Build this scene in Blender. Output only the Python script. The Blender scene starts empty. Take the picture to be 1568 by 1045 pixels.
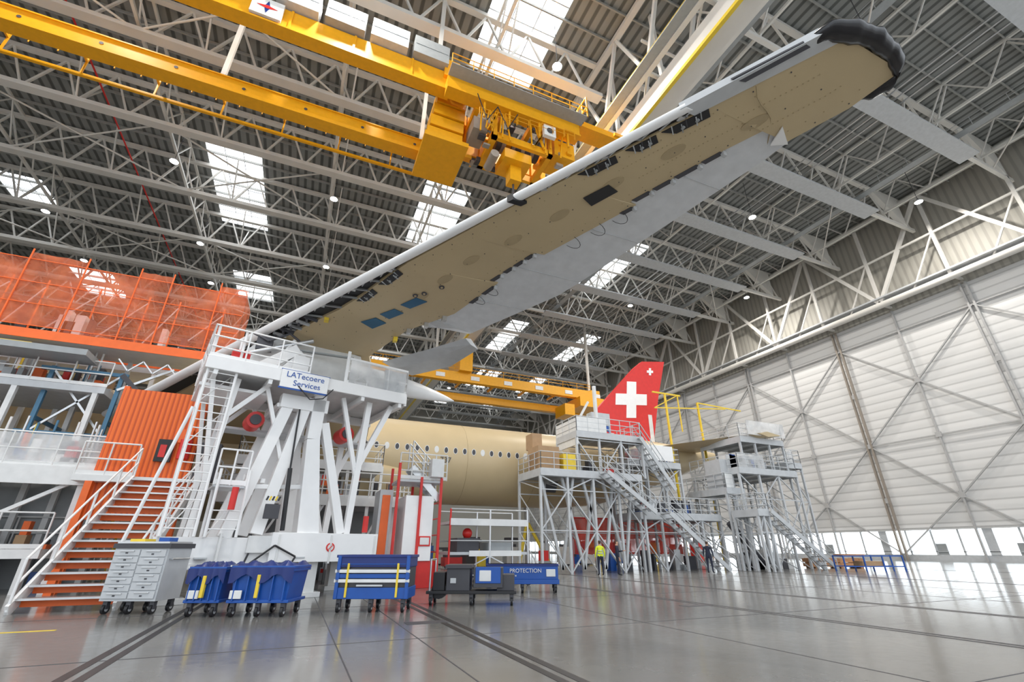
import bpy, math, random
from mathutils import Vector, Matrix
random.seed(7)
sc=bpy.context.scene
try:
    sc.view_settings.view_transform='Standard'; sc.view_settings.look='None'
except Exception: pass
sc.view_settings.exposure=-0.05

# ---------------------------------------------------------------- materials
def mat(name,col,rough=0.5,metal=0.0,var=0.06,scale=3.0,emit=0.0,alpha=1.0,bump=0.0):
    m=bpy.data.materials.new(name); m.use_nodes=True; nt=m.node_tree
    b=nt.nodes['Principled BSDF']; b.inputs['Roughness'].default_value=rough; b.inputs['Metallic'].default_value=metal
    tc=nt.nodes.new('ShaderNodeTexCoord'); n=nt.nodes.new('ShaderNodeTexNoise'); n.inputs['Scale'].default_value=scale; n.inputs['Detail'].default_value=4
    r=nt.nodes.new('ShaderNodeValToRGB')
    r.color_ramp.elements[0].position=0.3; r.color_ramp.elements[1].position=0.7
    r.color_ramp.elements[0].color=tuple(max(0,c*(1-var)) for c in col)+(1,)
    r.color_ramp.elements[1].color=tuple(min(1,c*(1+var)) for c in col)+(1,)
    nt.links.new(tc.outputs['Object'],n.inputs['Vector']); nt.links.new(n.outputs['Fac'],r.inputs['Fac']); nt.links.new(r.outputs['Color'],b.inputs['Base Color'])
    if emit>0:
        b.inputs['Emission Color'].default_value=tuple(col)+(1,); b.inputs['Emission Strength'].default_value=emit
    if alpha<1: b.inputs['Alpha'].default_value=alpha
    if bump>0:
        bp=nt.nodes.new('ShaderNodeBump'); bp.inputs['Strength'].default_value=bump; nt.links.new(n.outputs['Fac'],bp.inputs['Height']); nt.links.new(bp.outputs['Normal'],b.inputs['Normal'])
    return m
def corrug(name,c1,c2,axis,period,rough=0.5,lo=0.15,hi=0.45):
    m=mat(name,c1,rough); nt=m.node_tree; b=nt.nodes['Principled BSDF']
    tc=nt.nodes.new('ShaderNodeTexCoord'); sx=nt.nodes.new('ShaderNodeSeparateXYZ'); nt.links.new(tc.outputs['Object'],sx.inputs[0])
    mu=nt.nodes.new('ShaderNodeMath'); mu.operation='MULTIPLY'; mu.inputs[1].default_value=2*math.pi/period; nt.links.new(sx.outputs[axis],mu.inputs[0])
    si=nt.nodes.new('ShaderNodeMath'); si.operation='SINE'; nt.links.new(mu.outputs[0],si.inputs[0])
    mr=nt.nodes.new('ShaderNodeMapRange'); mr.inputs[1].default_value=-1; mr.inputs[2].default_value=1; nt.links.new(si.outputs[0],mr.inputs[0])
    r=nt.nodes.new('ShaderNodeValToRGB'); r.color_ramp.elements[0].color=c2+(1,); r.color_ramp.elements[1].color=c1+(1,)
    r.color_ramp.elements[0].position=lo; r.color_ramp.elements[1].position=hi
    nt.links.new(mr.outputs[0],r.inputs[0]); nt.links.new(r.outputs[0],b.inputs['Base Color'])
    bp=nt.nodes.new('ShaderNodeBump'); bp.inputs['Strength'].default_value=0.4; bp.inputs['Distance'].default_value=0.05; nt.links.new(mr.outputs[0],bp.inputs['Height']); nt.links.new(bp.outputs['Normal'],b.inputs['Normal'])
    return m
M={}
M['white']=mat('white_paint',(0.76,0.765,0.76),0.4)
M['bwhite']=mat('bright_white_paint',(0.90,0.90,0.90),0.3,var=0.02)
M['steelw']=mat('structure_white',(0.74,0.72,0.68),0.5,var=0.05,scale=0.5)
M['grey']=mat('grey_paint',(0.34,0.36,0.37),0.45)
M['purl']=mat('purlin_grey',(0.36,0.36,0.34),0.5)
M['lgrey']=mat('light_grey_paint',(0.54,0.56,0.58),0.4)
M['brace']=mat('door_brace_grey',(0.44,0.44,0.44),0.5)
M['shroud']=mat('wing_shroud_grey',(0.68,0.70,0.73),0.35)
M['dgrey']=mat('dark_grey_metal',(0.06,0.06,0.07),0.5)
M['black']=mat('black_rubber',(0.015,0.015,0.018),0.45)
M['film']=mat('black_film',(0.012,0.012,0.015),0.22,bump=0.5,scale=4)
M['alu']=mat('aluminium',(0.58,0.59,0.60),0.32,0.8)
M['yel']=mat('crane_yellow',(0.82,0.38,0.006),0.4,var=0.05)
M['yel2']=mat('safety_yellow',(0.85,0.62,0.05),0.4)
M['ora']=mat('orange_paint',(0.88,0.15,0.02),0.45)
M['red']=mat('red_paint',(0.68,0.025,0.02),0.4)
M['blue']=mat('blue_paint',(0.010,0.085,0.38),0.35)
M['blue2']=mat('steel_blue',(0.06,0.18,0.30),0.45)
M['navy']=mat('navy_cover',(0.010,0.028,0.17),0.38,bump=0.4,scale=6)
M['beige']=mat('primer_beige',(0.55,0.435,0.26),0.38,var=0.04,scale=0.7)
M['beige2']=mat('primer_beige_dark',(0.43,0.335,0.195),0.45)
M['skin']=mat('skin',(0.55,0.32,0.22),0.5)
M['cloth']=mat('dark_cloth',(0.02,0.025,0.05),0.8)
M['vest']=mat('hi_vis',(0.75,0.85,0.03),0.7)
M['hair']=mat('hair',(0.05,0.03,0.02),0.6)
M['wood']=mat('wood_crate',(0.45,0.22,0.10),0.6,var=0.25,scale=2)
M['brown']=mat('bronze_track',(0.30,0.26,0.22),0.5)
M['card']=mat('cardboard',(0.42,0.27,0.15),0.7)
M['wingblue']=mat('blue_film',(0.01,0.11,0.22),0.3)
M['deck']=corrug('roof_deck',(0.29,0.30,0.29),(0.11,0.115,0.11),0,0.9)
M['wallp']=corrug('wall_panel',(0.72,0.72,0.715),(0.54,0.54,0.535),2,1.1,0.55,0.02,0.12)
M['wallb']=corrug('wall_panel_upper',(0.44,0.425,0.38),(0.35,0.335,0.30),1,0.8,0.6)
M['orac']=corrug('orange_corrugated',(0.92,0.17,0.02),(0.60,0.08,0.01),0,0.16,0.5)
M['sky']=mat('skylight_glass',(0.92,0.96,1.0),0.3,emit=3.6)
M['strip']=mat('daylight_glazing',(0.86,0.94,1.0),0.3,emit=3.8,var=0.12,scale=0.3)
M['lamp']=mat('lamp_emitter',(1,1,1),0.3,emit=30)
def netmat(name,col,a0,a1,period=0.0):
    m=mat(name,col,0.6,alpha=0.5,var=0.25,scale=1.5); nt=m.node_tree; b=nt.nodes['Principled BSDF']
    tc=nt.nodes.new('ShaderNodeTexCoord'); n=nt.nodes.new('ShaderNodeTexNoise'); n.inputs['Scale'].default_value=0.9; n.inputs['Detail'].default_value=5
    nt.links.new(tc.outputs['Object'],n.inputs['Vector'])
    mr=nt.nodes.new('ShaderNodeMapRange'); mr.inputs[1].default_value=0.35; mr.inputs[2].default_value=0.65; mr.inputs[3].default_value=a0; mr.inputs[4].default_value=a1
    nt.links.new(n.outputs['Fac'],mr.inputs[0]); nt.links.new(mr.outputs[0],b.inputs['Alpha'])
    return m
M['net']=netmat('orange_net',(0.98,0.20,0.07),0.34,0.66)
M['netr']=netmat('red_net',(0.75,0.06,0.03),0.6,0.85)
M['guard']=netmat('clear_guard',(0.8,0.82,0.84),0.25,0.5)
def floormat():
    m=bpy.data.materials.new('floor_epoxy'); m.use_nodes=True; nt=m.node_tree; b=nt.nodes['Principled BSDF']
    tc=nt.nodes.new('ShaderNodeTexCoord')
    n=nt.nodes.new('ShaderNodeTexNoise'); n.inputs['Scale'].default_value=0.25; n.inputs['Detail'].default_value=8
    n2=nt.nodes.new('ShaderNodeTexNoise'); n2.inputs['Scale'].default_value=6; n2.inputs['Detail'].default_value=5
    for q in (n,n2): nt.links.new(tc.outputs['Object'],q.inputs['Vector'])
    r=nt.nodes.new('ShaderNodeValToRGB'); r.color_ramp.elements[0].color=(0.155,0.152,0.145,1); r.color_ramp.elements[1].color=(0.25,0.246,0.236,1)
    r.color_ramp.elements[0].position=0.3; r.color_ramp.elements[1].position=0.7
    nt.links.new(n.outputs['Fac'],r.inputs[0]); nt.links.new(r.outputs[0],b.inputs['Base Color'])
    mr=nt.nodes.new('ShaderNodeMapRange'); mr.inputs[3].default_value=0.08; mr.inputs[4].default_value=0.24; nt.links.new(n2.outputs['Fac'],mr.inputs[0]); nt.links.new(mr.outputs[0],b.inputs['Roughness'])
    b.inputs['IOR'].default_value=1.5
    bp=nt.nodes.new('ShaderNodeBump'); bp.inputs['Strength'].default_value=0.02; nt.links.new(n2.outputs['Fac'],bp.inputs['Height']); nt.links.new(bp.outputs['Normal'],b.inputs['Normal'])
    return m
M['floor']=floormat()
M['apron']=mat('apron_concrete',(0.6,0.6,0.58),0.8)

# ---------------------------------------------------------------- builder
class B:
    def __init__(s,name,xf=None):
        s.name=name; s.v=[]; s.f=[]; s.mi=[]; s.ms=[]; s.sm=[]; s.xf=xf
    def _m(s,m):
        if m not in s.ms: s.ms.append(m)
        return s.ms.index(m)
    def add(s,vs,fs,m,smooth=False):
        o=len(s.v); s.v+= [tuple(v) for v in vs]; k=s._m(m)
        for f in fs: s.f.append(tuple(i+o for i in f)); s.mi.append(k); s.sm.append(smooth)
    def box(s,a,b,m):
        x0,y0,z0=a; x1,y1,z1=b
        vs=[(x0,y0,z0),(x1,y0,z0),(x1,y1,z0),(x0,y1,z0),(x0,y0,z1),(x1,y0,z1),(x1,y1,z1),(x0,y1,z1)]
        s.add(vs,[(0,3,2,1),(4,5,6,7),(0,1,5,4),(1,2,6,5),(2,3,7,6),(3,0,4,7)],m)
    def beam(s,p,q,w,h,m,up=(0,0,1),w2=None,h2=None):
        p=Vector(p); q=Vector(q); d=q-p
        if d.length<1e-6: return
        d.normalize(); u=Vector(up)
        if abs(d.dot(u))>0.98: u=Vector((0,1,0)) if abs(d.y)<0.9 else Vector((1,0,0))
        r=d.cross(u).normalized(); u=r.cross(d).normalized()
        w2=w if w2 is None else w2; h2=h if h2 is None else h2
        vs=[]
        for c,ww,hh in ((p,w,h),(q,w2,h2)):
            for a,b in ((-1,-1),(1,-1),(1,1),(-1,1)): vs.append(c+r*a*ww/2+u*b*hh/2)
        s.add(vs,[(0,1,2,3),(7,6,5,4),(0,4,5,1),(1,5,6,2),(2,6,7,3),(3,7,4,0)],m)
    def tube(s,p,q,r,m,n=8,r2=None):
        p=Vector(p); q=Vector(q); d=(q-p)
        if d.length<1e-6: return
        d.normalize(); u=Vector((0,0,1)) if abs(d.z)<0.95 else Vector((1,0,0)); a=d.cross(u).normalized(); b=a.cross(d); r2=r if r2 is None else r2
        vs=[]
        for c,rr in ((p,r),(q,r2)):
            for i in range(n):
                t=2*math.pi*i/n; vs.append(c+a*math.cos(t)*rr+b*math.sin(t)*rr)
        fs=[(i,(i+1)%n,n+(i+1)%n,n+i) for i in range(n)]
        s.add(vs,fs,m,True); s.add(vs,[tuple(range(n))[::-1],tuple(range(n,2*n))],m)
    def path(s,pts,r,m,n=6):
        for i in range(len(pts)-1): s.tube(pts[i],pts[i+1],r,m,n)
    def prism(s,pts,vec,m):
        n=len(pts); v=Vector(vec); vs=[Vector(p) for p in pts]; vs+= [p+v for p in vs]
        s.add(vs,[tuple(range(n))[::-1],tuple(range(n,2*n))]+[(i,(i+1)%n,n+(i+1)%n,n+i) for i in range(n)],m)
    def loft(s,secs,m,closed=True,cap=True,smooth=True):
        n=len(secs[0]); vs=[p for q in secs for p in q]; fs=[]
        for k in range(len(secs)-1):
            for i in range(n if closed else n-1):
                j=(i+1)%n; fs.append((k*n+i,k*n+j,(k+1)*n+j,(k+1)*n+i))
        s.add(vs,fs,m,smooth)
        if cap: s.add(secs[0],[tuple(range(n))],m); s.add(secs[-1],[tuple(range(n))[::-1]],m)
    def ball(s,c,r,m,n=10,sc_=(1,1,1)):
        secs=[]
        for i in range(1,n):
            ph=math.pi*i/n; secs.append([(c[0]+r*sc_[0]*math.sin(ph)*math.cos(2*math.pi*k/(n+2)),c[1]+r*sc_[1]*math.sin(ph)*math.sin(2*math.pi*k/(n+2)),c[2]+r*sc_[2]*math.cos(ph)) for k in range(n+2)])
        s.loft(secs,m)
    def rail(s,pts,m,h=1.1,r=0.03,step=1.3,mid=2,toe=True):
        for a,b in zip(pts[:-1],pts[1:]):
            a=Vector(a); b=Vector(b); L=(b-a).length; n=max(1,round(L/step))
            for i in range(n+1):
                p=a+(b-a)*i/n; s.tube(p,p+Vector((0,0,h)),r,m,5)
            for k in range(mid):
                z=Vector((0,0,h*(k+1)/mid)); s.tube(a+z,b+z,r,m,5)
            if toe: s.beam(a+Vector((0,0,0.08)),b+Vector((0,0,0.08)),0.02,0.14,m)
    def stairs(s,a,b,wv,n,mt,ms,rail=True):
        a=Vector(a); b=Vector(b); wv=Vector(wv); d=(b-a)
        hd=Vector((d.x,d.y,0)).normalized()
        for i in range(n):
            p=a+d*(i+1)/n - hd*0.12
            s.prism([p-hd*0.15,p+hd*0.15,p+hd*0.15+wv,p-hd*0.15+wv],(0,0,-0.045),mt)
        for o in (Vector((0,0,0)),wv):
            s.beam(a+o,b+o,0.07,0.28,ms)
            if rail:
                for z in (0.55,1.05): s.tube(a+o+Vector((0,0,z)),b+o+Vector((0,0,z)),0.032,ms,6)
                k=max(2,int(d.length/1.3))
                for i in range(k+1):
                    p=a+o+d*i/k; s.tube(p,p+Vector((0,0,1.05)),0.032,ms,6)
    def finish(s,bevel=0,parent=None):
        me=bpy.data.meshes.new(s.name); me.from_pydata(s.v,[],s.f)
        for m in s.ms: me.materials.append(M[m] if isinstance(m,str) else m)
        me.polygons.foreach_set('material_index',s.mi); me.polygons.foreach_set('use_smooth',s.sm)
        me.update()
        o=bpy.data.objects.new(s.name,me); sc.collection.objects.link(o)
        if s.xf is not None: o.matrix_world=s.xf
        if bevel>0:
            bm=o.modifiers.new('bevel','BEVEL'); bm.width=bevel; bm.segments=2; bm.limit_method='ANGLE'
        if parent: o.parent=parent
        return o
def XF(x,y,z,deg): return Matrix.Translation((x,y,z))@Matrix.Rotation(math.radians(deg),4,'Z')

# ---------------------------------------------------------------- shell
WX=70; WY=150; WL=-62; Y0=-14; ZR=45.0
b=B('floor'); b.box((WL,Y0,-0.3),(WX,WY,0),'floor'); b.finish()
b=B('apron_ground'); b.box((WX+0.8,-80,-0.5),(400,300,-0.1),'apron'); b.finish()
b=B('ground_outside'); b.box((-200,-200,-0.5),(WX,Y0-0.01,-0.05),'apron'); b.finish()
b=B('floor_rail_tracks')
for x in (-2.0,3.0,10.0,14.2,27,40):
    w=0.055 if x<8 else 0.035
    for o in (-0.1,0.1): b.box((x+o-w,0.5 if x>0 else 3,0.0),(x+o+w,70,0.004),'dgrey' if x>8 else 'black')
for y in (3.5,8.5,13.5,20,28): b.box((-20,y,0.0),(60,y+0.015,0.003),'dgrey')
for x in (0.8,2.05,6.5,18,22): b.box((x,0.5,0.0),(x+0.018,60,0.003),'dgrey')
for x,y in ((9.2,10.2),(2.2,10.0)): b.box((x,y,0),(x+0.8,y+0.35,0.005),'dgrey')
b.box((-10,11.8,0),(-3.6,11.9,0.004),'yel2'); 
b.finish()

skl=[(-43,-38,66,72),(-17.5,-11.5,49,66),(8,14.5,15,29),(8,14,46,60),(8,14,80,95),(38,44,46,62),(34,38,78,95),(52,56,78,95),(38,44,108,122),(54,58,108,122),(-17.5,-11.5,80,90),(-43,-37,90,100),(8,14,110,124),(34,38,134,142),(50,54,134,142),(26,30,108,122)]
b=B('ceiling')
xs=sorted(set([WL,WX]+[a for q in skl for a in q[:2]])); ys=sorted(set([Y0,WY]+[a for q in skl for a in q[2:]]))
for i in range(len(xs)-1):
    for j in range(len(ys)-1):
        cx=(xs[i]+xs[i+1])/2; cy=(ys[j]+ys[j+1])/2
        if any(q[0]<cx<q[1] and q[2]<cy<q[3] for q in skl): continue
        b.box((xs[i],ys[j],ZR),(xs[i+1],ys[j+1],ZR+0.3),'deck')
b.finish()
for k,q in enumerate(skl):
    b=B('window_%d'%(k+1)); b.box((q[0],q[2],ZR+0.1),(q[1],q[3],ZR+0.2),'sky')
    for i in range(1,3):
        x=q[0]+(q[1]-q[0])*i/3; b.box((x-.04,q[2],ZR+0.02),(x+.04,q[3],ZR+0.1),'lgrey')
    n=int((q[3]-q[2])/2.5)
    for i in range(n+1):
        y=q[2]+(q[3]-q[2])*i/n; b.box((q[0],y-.05,ZR+0.0),(q[1],y+.05,ZR+0.1),'lgrey')
    b.finish()

b=B('wall_right')
b.box((WX,Y0,0),(WX+0.5,WY,0.7),'lgrey')
b.box((WX,Y0,3.4),(WX+0.5,WY,31),'wallp')
b.box((WX,Y0,31),(WX+0.5,WY,ZR+0.3),'wallb')
b.finish()
b=B('window_strip')
b.box((WX+0.2,Y0,0.7),(WX+0.3,WY,3.4),'strip')
y=Y0; k=0
while y<WY:
    w=0.1 if k%4 else 0.45
    b.box((WX-0.05,y-w,0.7),(WX+0.2,y+w,3.4),'lgrey'); y+=2.7; k+=1
b.box((WX-0.05,Y0,1.0),(WX+0.15,WY,1.06),'lgrey')
for y in (26,33.5,47): b.box((WX+0.05,y,0.7),(WX+0.2,y+1.2,1.9),'grey')
b.finish()
b=B('hangar_door_frame')
x=WX-0.35
for y in range(-10,150,8):
    if (y-38)%16==0:
        s_=0.28
        for o in (-s_,s_): b.box((x-0.2,y+o-0.1,0),(x+0.1,y+o+0.1,31),'brown' if y==38 else 'brace')
    else: b.box((x-0.1,y-0.1,0),(x+0.15,y+0.1,31),'brace')
    a=(y-38)%16==0
    zz=[0.7,7,14,21,28]
    for i in range(4):
        up = (i%2==0) ^ (not a)
        z0,z1=(zz[i],zz[i+1]) if up else (zz[i+1],zz[i])
        b.beam((x,y,z0),(x,y+8,z1),0.14,0.24,'brace',up=(1,0,0))
    for z in (14,21,7): b.box((x-0.15,y-0.3,z-0.3),(x+0.05,y+0.3,z+0.3),'brace')
for z in (3.6,14,28): b.box((x-0.05,Y0,z-0.08),(x+0.1,WY,z+0.08),'brace')
b.finish()
b=B('door_header_truss')
x=WX-2.2
for z,r in ((31.5,0.45),(44.1,0.4)):
    b.tube((x,Y0,z),(x,WY,z),r,'steelw',8)
b.box((x-0.5,Y0,32.3),(WX,WY,32.5),'lgrey')
b.tube((x,Y0,38),(x,WY,38),0.18,'steelw',8)
k=0
for y in range(-10,146,8):
    b.beam((x,y,31.5),(x,y,44.2),0.35,0.35,'steelw')
    if k%2==0: b.beam((x,y,44.1),(x,y+8,31.7),0.42,0.42,'steelw')
    else: b.beam((x,y,31.7),(x,y+8,44.1),0.42,0.42,'steelw')
    b.beam((x,y,38),(x,y+4,31.7),0.18,0.18,'steelw')
    b.beam((x,y,31.6),(WX,y,31.6),0.3,0.3,'steelw')
    k+=1
b.finish()
b=B('wall_back'); b.box((WL,WY,0),(WX,WY+0.5,ZR+0.3),'wallb')
b.finish()
b=B('wall_left'); b.box((WL-0.5,30,0),(WL,WY,ZR+0.3),'wallb'); b.finish()

# ---------------------------------------------------------------- roof steel
def truss_x(b,y,x0,x1,zb=40,zt=44.6,step=4.0,flat=0.9,side=True):
    b.beam((x0,y,zb),(x1,y,zb),flat,0.45,'steelw')
    b.beam((x0,y,zt),(x1,y,zt),0.5,0.4,'steelw')
    n=int((x1-x0)/step)
    for i in range(n):
        a=x0+i*step
        b.beam((a,y,zb),(a+step/2,y,zt),0.18,0.18,'steelw'); b.beam((a+step/2,y,zt),(a+step,y,zb),0.18,0.18,'steelw')
        if i%3==0 and side:
            b.beam((a,y,zb),(a,y+2.6,zt),0.14,0.14,'steelw'); b.beam((a,y,zb),(a,y-2.6,zt),0.14,0.14,'steelw')
def truss_y(b,x,y0,y1,zb=41,zt=44.6,step=5.0,w=0.25):
    b.beam((x,y0,zb),(x,y1,zb),w,0.25,'steelw'); b.beam((x,y0,zt),(x,y1,zt),w,0.25,'steelw')
    n=int((y1-y0)/step)
    for i in range(n):
        a=y0+i*step
        b.beam((x,a,zb),(x,a+step/2,zt),0.12,0.12,'steelw'); b.beam((x,a+step/2,zt),(x,a+step,zb),0.12,0.12,'steelw')
b=B('roof_truss_structure')
for y in range(-6,150,10):
    truss_x(b,y,WL,19.5); truss_x(b,y,23.5,WX-1,flat=0.35,step=5)
    b.box((34,y-0.9,39.75),(60,y+0.9,39.95),'lgrey')
for x in (-51,-35,-19,-3,9): truss_y(b,x,-6,144)
for x in (29,41,53,63): truss_y(b,x,-6,144,w=0.2)
y=-8.5
while y<150:
    b.beam((WL,y,44.75),(WX,y,44.75),0.12,0.3,'purl'); y+=2.5
for y in range(4,150,10): b.prism([(WX-3,y-0.3,40),(WX-3,y-0.3,44.6),(WX-9,y-0.3,44.6)],(0,0.6,0),'steelw')
b.finish()
b=B('roof_bracing')
for i,y in enumerate(range(4,140,20)):
    for x in range(-51,-3,16):
        b.tube((x,y,40.2),(x+16,y+10,40.2),0.1,'steelw',6); b.tube((x,y+10,40.2),(x+16,y,40.2),0.1,'steelw',6)
    for x in (29,53):
        b.tube((x,y,40.2),(x+12,y+10,40.2),0.08,'steelw',6)
for x in (45,46,47): b.tube((x,-5,40.8),(x,148,40.8),0.08,'alu',6)
for x in (57.0,36.0):
    b.box((x,-6,41.2),(x+0.9,146,41.28),'grey'); b.rail([(x,-6,41.28),(x,146,41.28)],'lgrey',h=1.0,step=3,toe=False)
for x in (-24,): b.tube((x,-5,41.3),(x,148,41.3),0.09,'red' ,6)
b.finish()
b=B('crane_runway_girder')
x0,x1=19.6,23.6
b.box((20.4,Y0,33.6),(22.0,145,35.4),'steelw')
b.box((20.3,Y0,33.3),(20.6,145,33.6),'yel2')
for x in (x0,x1):
    b.beam((x,Y0,44.4),(x,145,44.4),0.5,0.5,'steelw'); b.beam((x,Y0,36),(x,145,36),0.4,0.5,'steelw')
    for i in range(-2,24):
        a=i*6.0
        b.beam((x,a,36),(x,a+3,44.4),0.28,0.28,'steelw'); b.beam((x,a+3,44.4),(x,a+6,36),0.28,0.28,'steelw')
for i in range(-2,24):
    a=i*6.0; b.beam((x0,a,36),(x1,a,36),0.25,0.3,'steelw'); b.beam((x0,a,36),(x1,a+6,36),0.15,0.15,'steelw')
    b.beam((x0,a,40),(x1+0,a,40),0.2,0.2,'steelw'); b.beam((21.2,a,35.4),(21.2,a,44.4),0.3,0.3,'steelw')
b.rail([(24.2,-6,36),(24.2,140,36)],'lgrey',h=1.1,step=2.5)
b.rail([(19.2,-6,36),(19.2,140,36)],'yel2',h=1.1,step=2.5,toe=False)
b.box((22.6,-6,35.8),(24.2,140,35.9),'grey'); b.box((18.6,-6,35.85),(19.6,140,35.95),'grey')
b.finish()

def lamp(x,y,z=39.3,power=2600):
    b=B('high_bay_lamp'); b.tube((x,y,z),(x,y,z+0.35),0.42,'lgrey',14,r2=0.16); b.tube((x,y,z+0.35),(x,y,44.95),0.03,'dgrey',6)
    b.tube((x,y,z-0.03),(x,y,z),0.40,'lamp',14); o_=b.finish()
    if power:
        l=bpy.data.lights.new('lamp_light','AREA'); l.shape='DISK'; l.size=0.8; l.energy=power; l.color=(1,0.95,0.88)
        o=bpy.data.objects.new('lamp_light',l); o.location=(x,y,z-0.1); sc.collection.objects.link(o); o.parent=o_
for i,(x,y) in enumerate([(14,22.4),(-2.5,47.5),(-18.7,48.2),(-35,48),(-35,64),(-18.6,64),(-2.5,63.2),(-18.8,75.2),(-34.7,75.4),(-2.5,79),(-18.7,25),(-2.5,20),(30,30),(46,30),(30,50),(46,55),(62,20),(62,45),(30,80),(46,80),(-18.7,8),(0,2),(36,10),(30,110),(50,110),(0,110)]):
    lamp(x,y,power=0 if i in (3,4,6,8,9,14,18,23,25,2) else 3000)

# ---------------------------------------------------------------- cranes
def box_railing(b,x0,x1,y,z,m='yel'): b.rail([(x0,y,z),(x1,y,z)],m,h=1.0,r=0.04,step=1.5,toe=False)
b=B('overhead_bridge_crane')
b.box((-60,27.4,30.0),(4.4,28.15,31.1),'yel'); b.box((-60,27.25,29.85),(4.4,28.3,30.0),'yel'); b.box((-60,27.3,31.1),(4.4,28.2,31.2),'yel')
b.box((-60,22.9,32.1),(5,23.55,33.9),'yel'); b.box((-60,22.75,31.95),(5,23.7,32.1),'yel')
b.beam((-60,29.65,29.65),(4.4,29.65,29.65),0.2,0.2,'yel')
for x in range(-58,4,4):
    b.beam((x,29.65,29.6),(x,29.65,31.4),0.1,0.1,'yel'); b.beam((x,28.2,30.9),(x,29.65,30.9),0.12,0.12,'yel')
    b.box((x,22.82,32.1),(x+0.15,22.9,33.9),'yel'); b.tube((x+1.5,27.38,30.55),(x+1.5,27.4,30.55),0.12,'dgrey',8)
b.box((-60,28.15,30.95),(4.4,28.9,31.0),'dgrey')
for x in range(-13,3,3): b.box((x,22.3,34.0),(x+2.6,23.4,35.8),'lgrey' if x%2 else 'grey'); b.box((x+0.1,22.27,34.9),(x+2.5,22.3,34.95),'grey')
b.box((-8.2,22.6,32.2),(-6.4,22.8,33.8),'white')
for q in (((-7.3,33.6),(-7.15,33.1),(-7.3,32.95),(-7.45,33.1)),((-7.3,32.4),(-7.15,32.9),(-7.3,33.05),(-7.45,32.9))): b.prism([(x,22.58,z) for x,z in q],(0,0.03,0),'navy')
b.prism([(-7.9,22.57,33.0),(-7.3,22.57,33.15),(-6.7,22.57,33.0),(-7.3,22.57,32.85)],(0,0.03,0),'red')
box_railing(b,-60,-13.5,22.3,34.0)
box_railing(b,-60,4.4,29.6,31.0)
for i,z in enumerate((28.9,30.0,31.1,32.2)): b.box((3.9+0.15*i,24.6-0.15*i,z),(6.6,28.3,z+1.02),'yel'); b.box((3.88+0.15*i,25.0,z+0.3),(3.9+0.15*i,27.6,z+0.36),'brown')
b.box((3.7,24.2,28.5),(7.0,28.6,28.9),'yel')
b.box((4.6,22.2,31.5),(15.6,22.9,32.7),'yel'); b.box((4.6,22.05,31.35),(15.6,23.05,31.5),'yel'); b.box((6.5,26.2,30.0),(14.5,27.0,31.2),'yel')
for x in (7,9,11.5,13.7): b.box((x,22.9,31.2),(x+0.35,27.0,31.8),'yel')
b.box((8.4,22.9,29.0),(13.4,23.2,29.6),'yel'); b.box((8.4,26.0,29.0),(13.4,26.3,29.6),'yel'); b.box((8.4,22.9,29.0),(8.8,26.3,29.5),'yel'); b.box((13.0,22.9,29.0),(13.4,26.3,29.5),'yel')
for x,y in ((8.6,23),(13.2,23),(8.6,26.1),(13.2,26.1)): b.beam((x,y,29.2),(x,y,31.5),0.3,0.3,'yel')
b.tube((9.2,24.4,30.3),(12.8,24.4,30.3),0.65,'dgrey',16)
for x in (9.6,10.4,11.2,12.0): b.tube((x,24.4,30.3),(x+0.3,24.4,30.3),0.75,'brown',16)
b.box((9.6,23.4,28.0),(11.8,25.4,28.9),'yel'); b.box((7.0,23.2,29.6),(8.1,25.0,30.8),'brown'); b.tube((8.9,23.6,28.2),(8.9,25.2,28.2),0.35,'brown',12)
b.box((13.6,22.9,29.4),(15.4,25.0,31.0),'yel'); b.box((12.2,21.9,29.9),(13.2,22.2,31.0),'white'); b.tube((12.7,21.88,30.45),(12.7,21.9,30.45),0.28,'dgrey',12)
b.box((10.3,24.0,26.6),(11.2,24.9,28.0),'yel')
for i in range(4): b.tube((10.5+0.2*i,24.4,27.0),(10.5+0.2*i,24.4,30),0.03,'dgrey',5)
b.tube((10.75,24.5,23.0),(10.75,24.5,26.6),0.08,'dgrey',6); b.ball((10.75,24.5,22.8),0.4,'yel')
rnd=random.Random(3)
for i in range(70):
    x=rnd.uniform(7,15); y=rnd.uniform(22.6,26.5); z=rnd.uniform(28.6,31.6); a,c,d=[rnd.uniform(0.12,0.6) for _ in range(3)]
    b.box((x,y,z),(x+a,y+c,z+d*0.7),rnd.choice(['yel','yel','yel','brown','dgrey','alu']))
for i in range(16):
    x=rnd.uniform(7,14); b.beam((x,22.7,rnd.uniform(28.8,29.6)),(x+rnd.uniform(-1,1.2),22.7,31.5),0.1,0.1,'yel')
for i in range(8): b.rail([(7+i,21.9,29.4+0.15*i),(7.9+i,21.9,29.4+0.15*i)],'yel',h=0.8,r=0.025,step=0.9,toe=False)
b.box((4.6,21.2,32.7),(15.8,22.2,32.78),'grey')
box_railing(b,4.6,15.8,21.2,32.75); box_railing(b,4.6,15.8,23.0,32.75)
b.rail([(15.8,21.2,32.7),(15.8,23.2,32.7)],'yel',h=2.2,r=0.07,step=0.7,toe=False)
for x in (5.4,7.2,9.4,11.4,13.2): b.box((x,23.1,32.8),(x+1.1,24.2,33.9),'yel' if x>9 else 'grey')
b.box((4.6,22.9,34),(5.6,23.6,35.4),'yel'); b.box((4.4,22.6,33.2),(5.4,28.3,34.0),'yel')
for x in (7.5,9.5,12,14.5): b.tube((x,22.3,31.4),(x,22.3,29.9),0.1,'yel',6)
b.box((15.2,22.2,32.8),(19.4,23.6,33.4),'yel'); b.box((6,26.2,32.4),(19.4,27.4,33.0),'yel')
b.box((19.0,22.0,33.0),(20.3,27.6,33.3),'yel')
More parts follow.
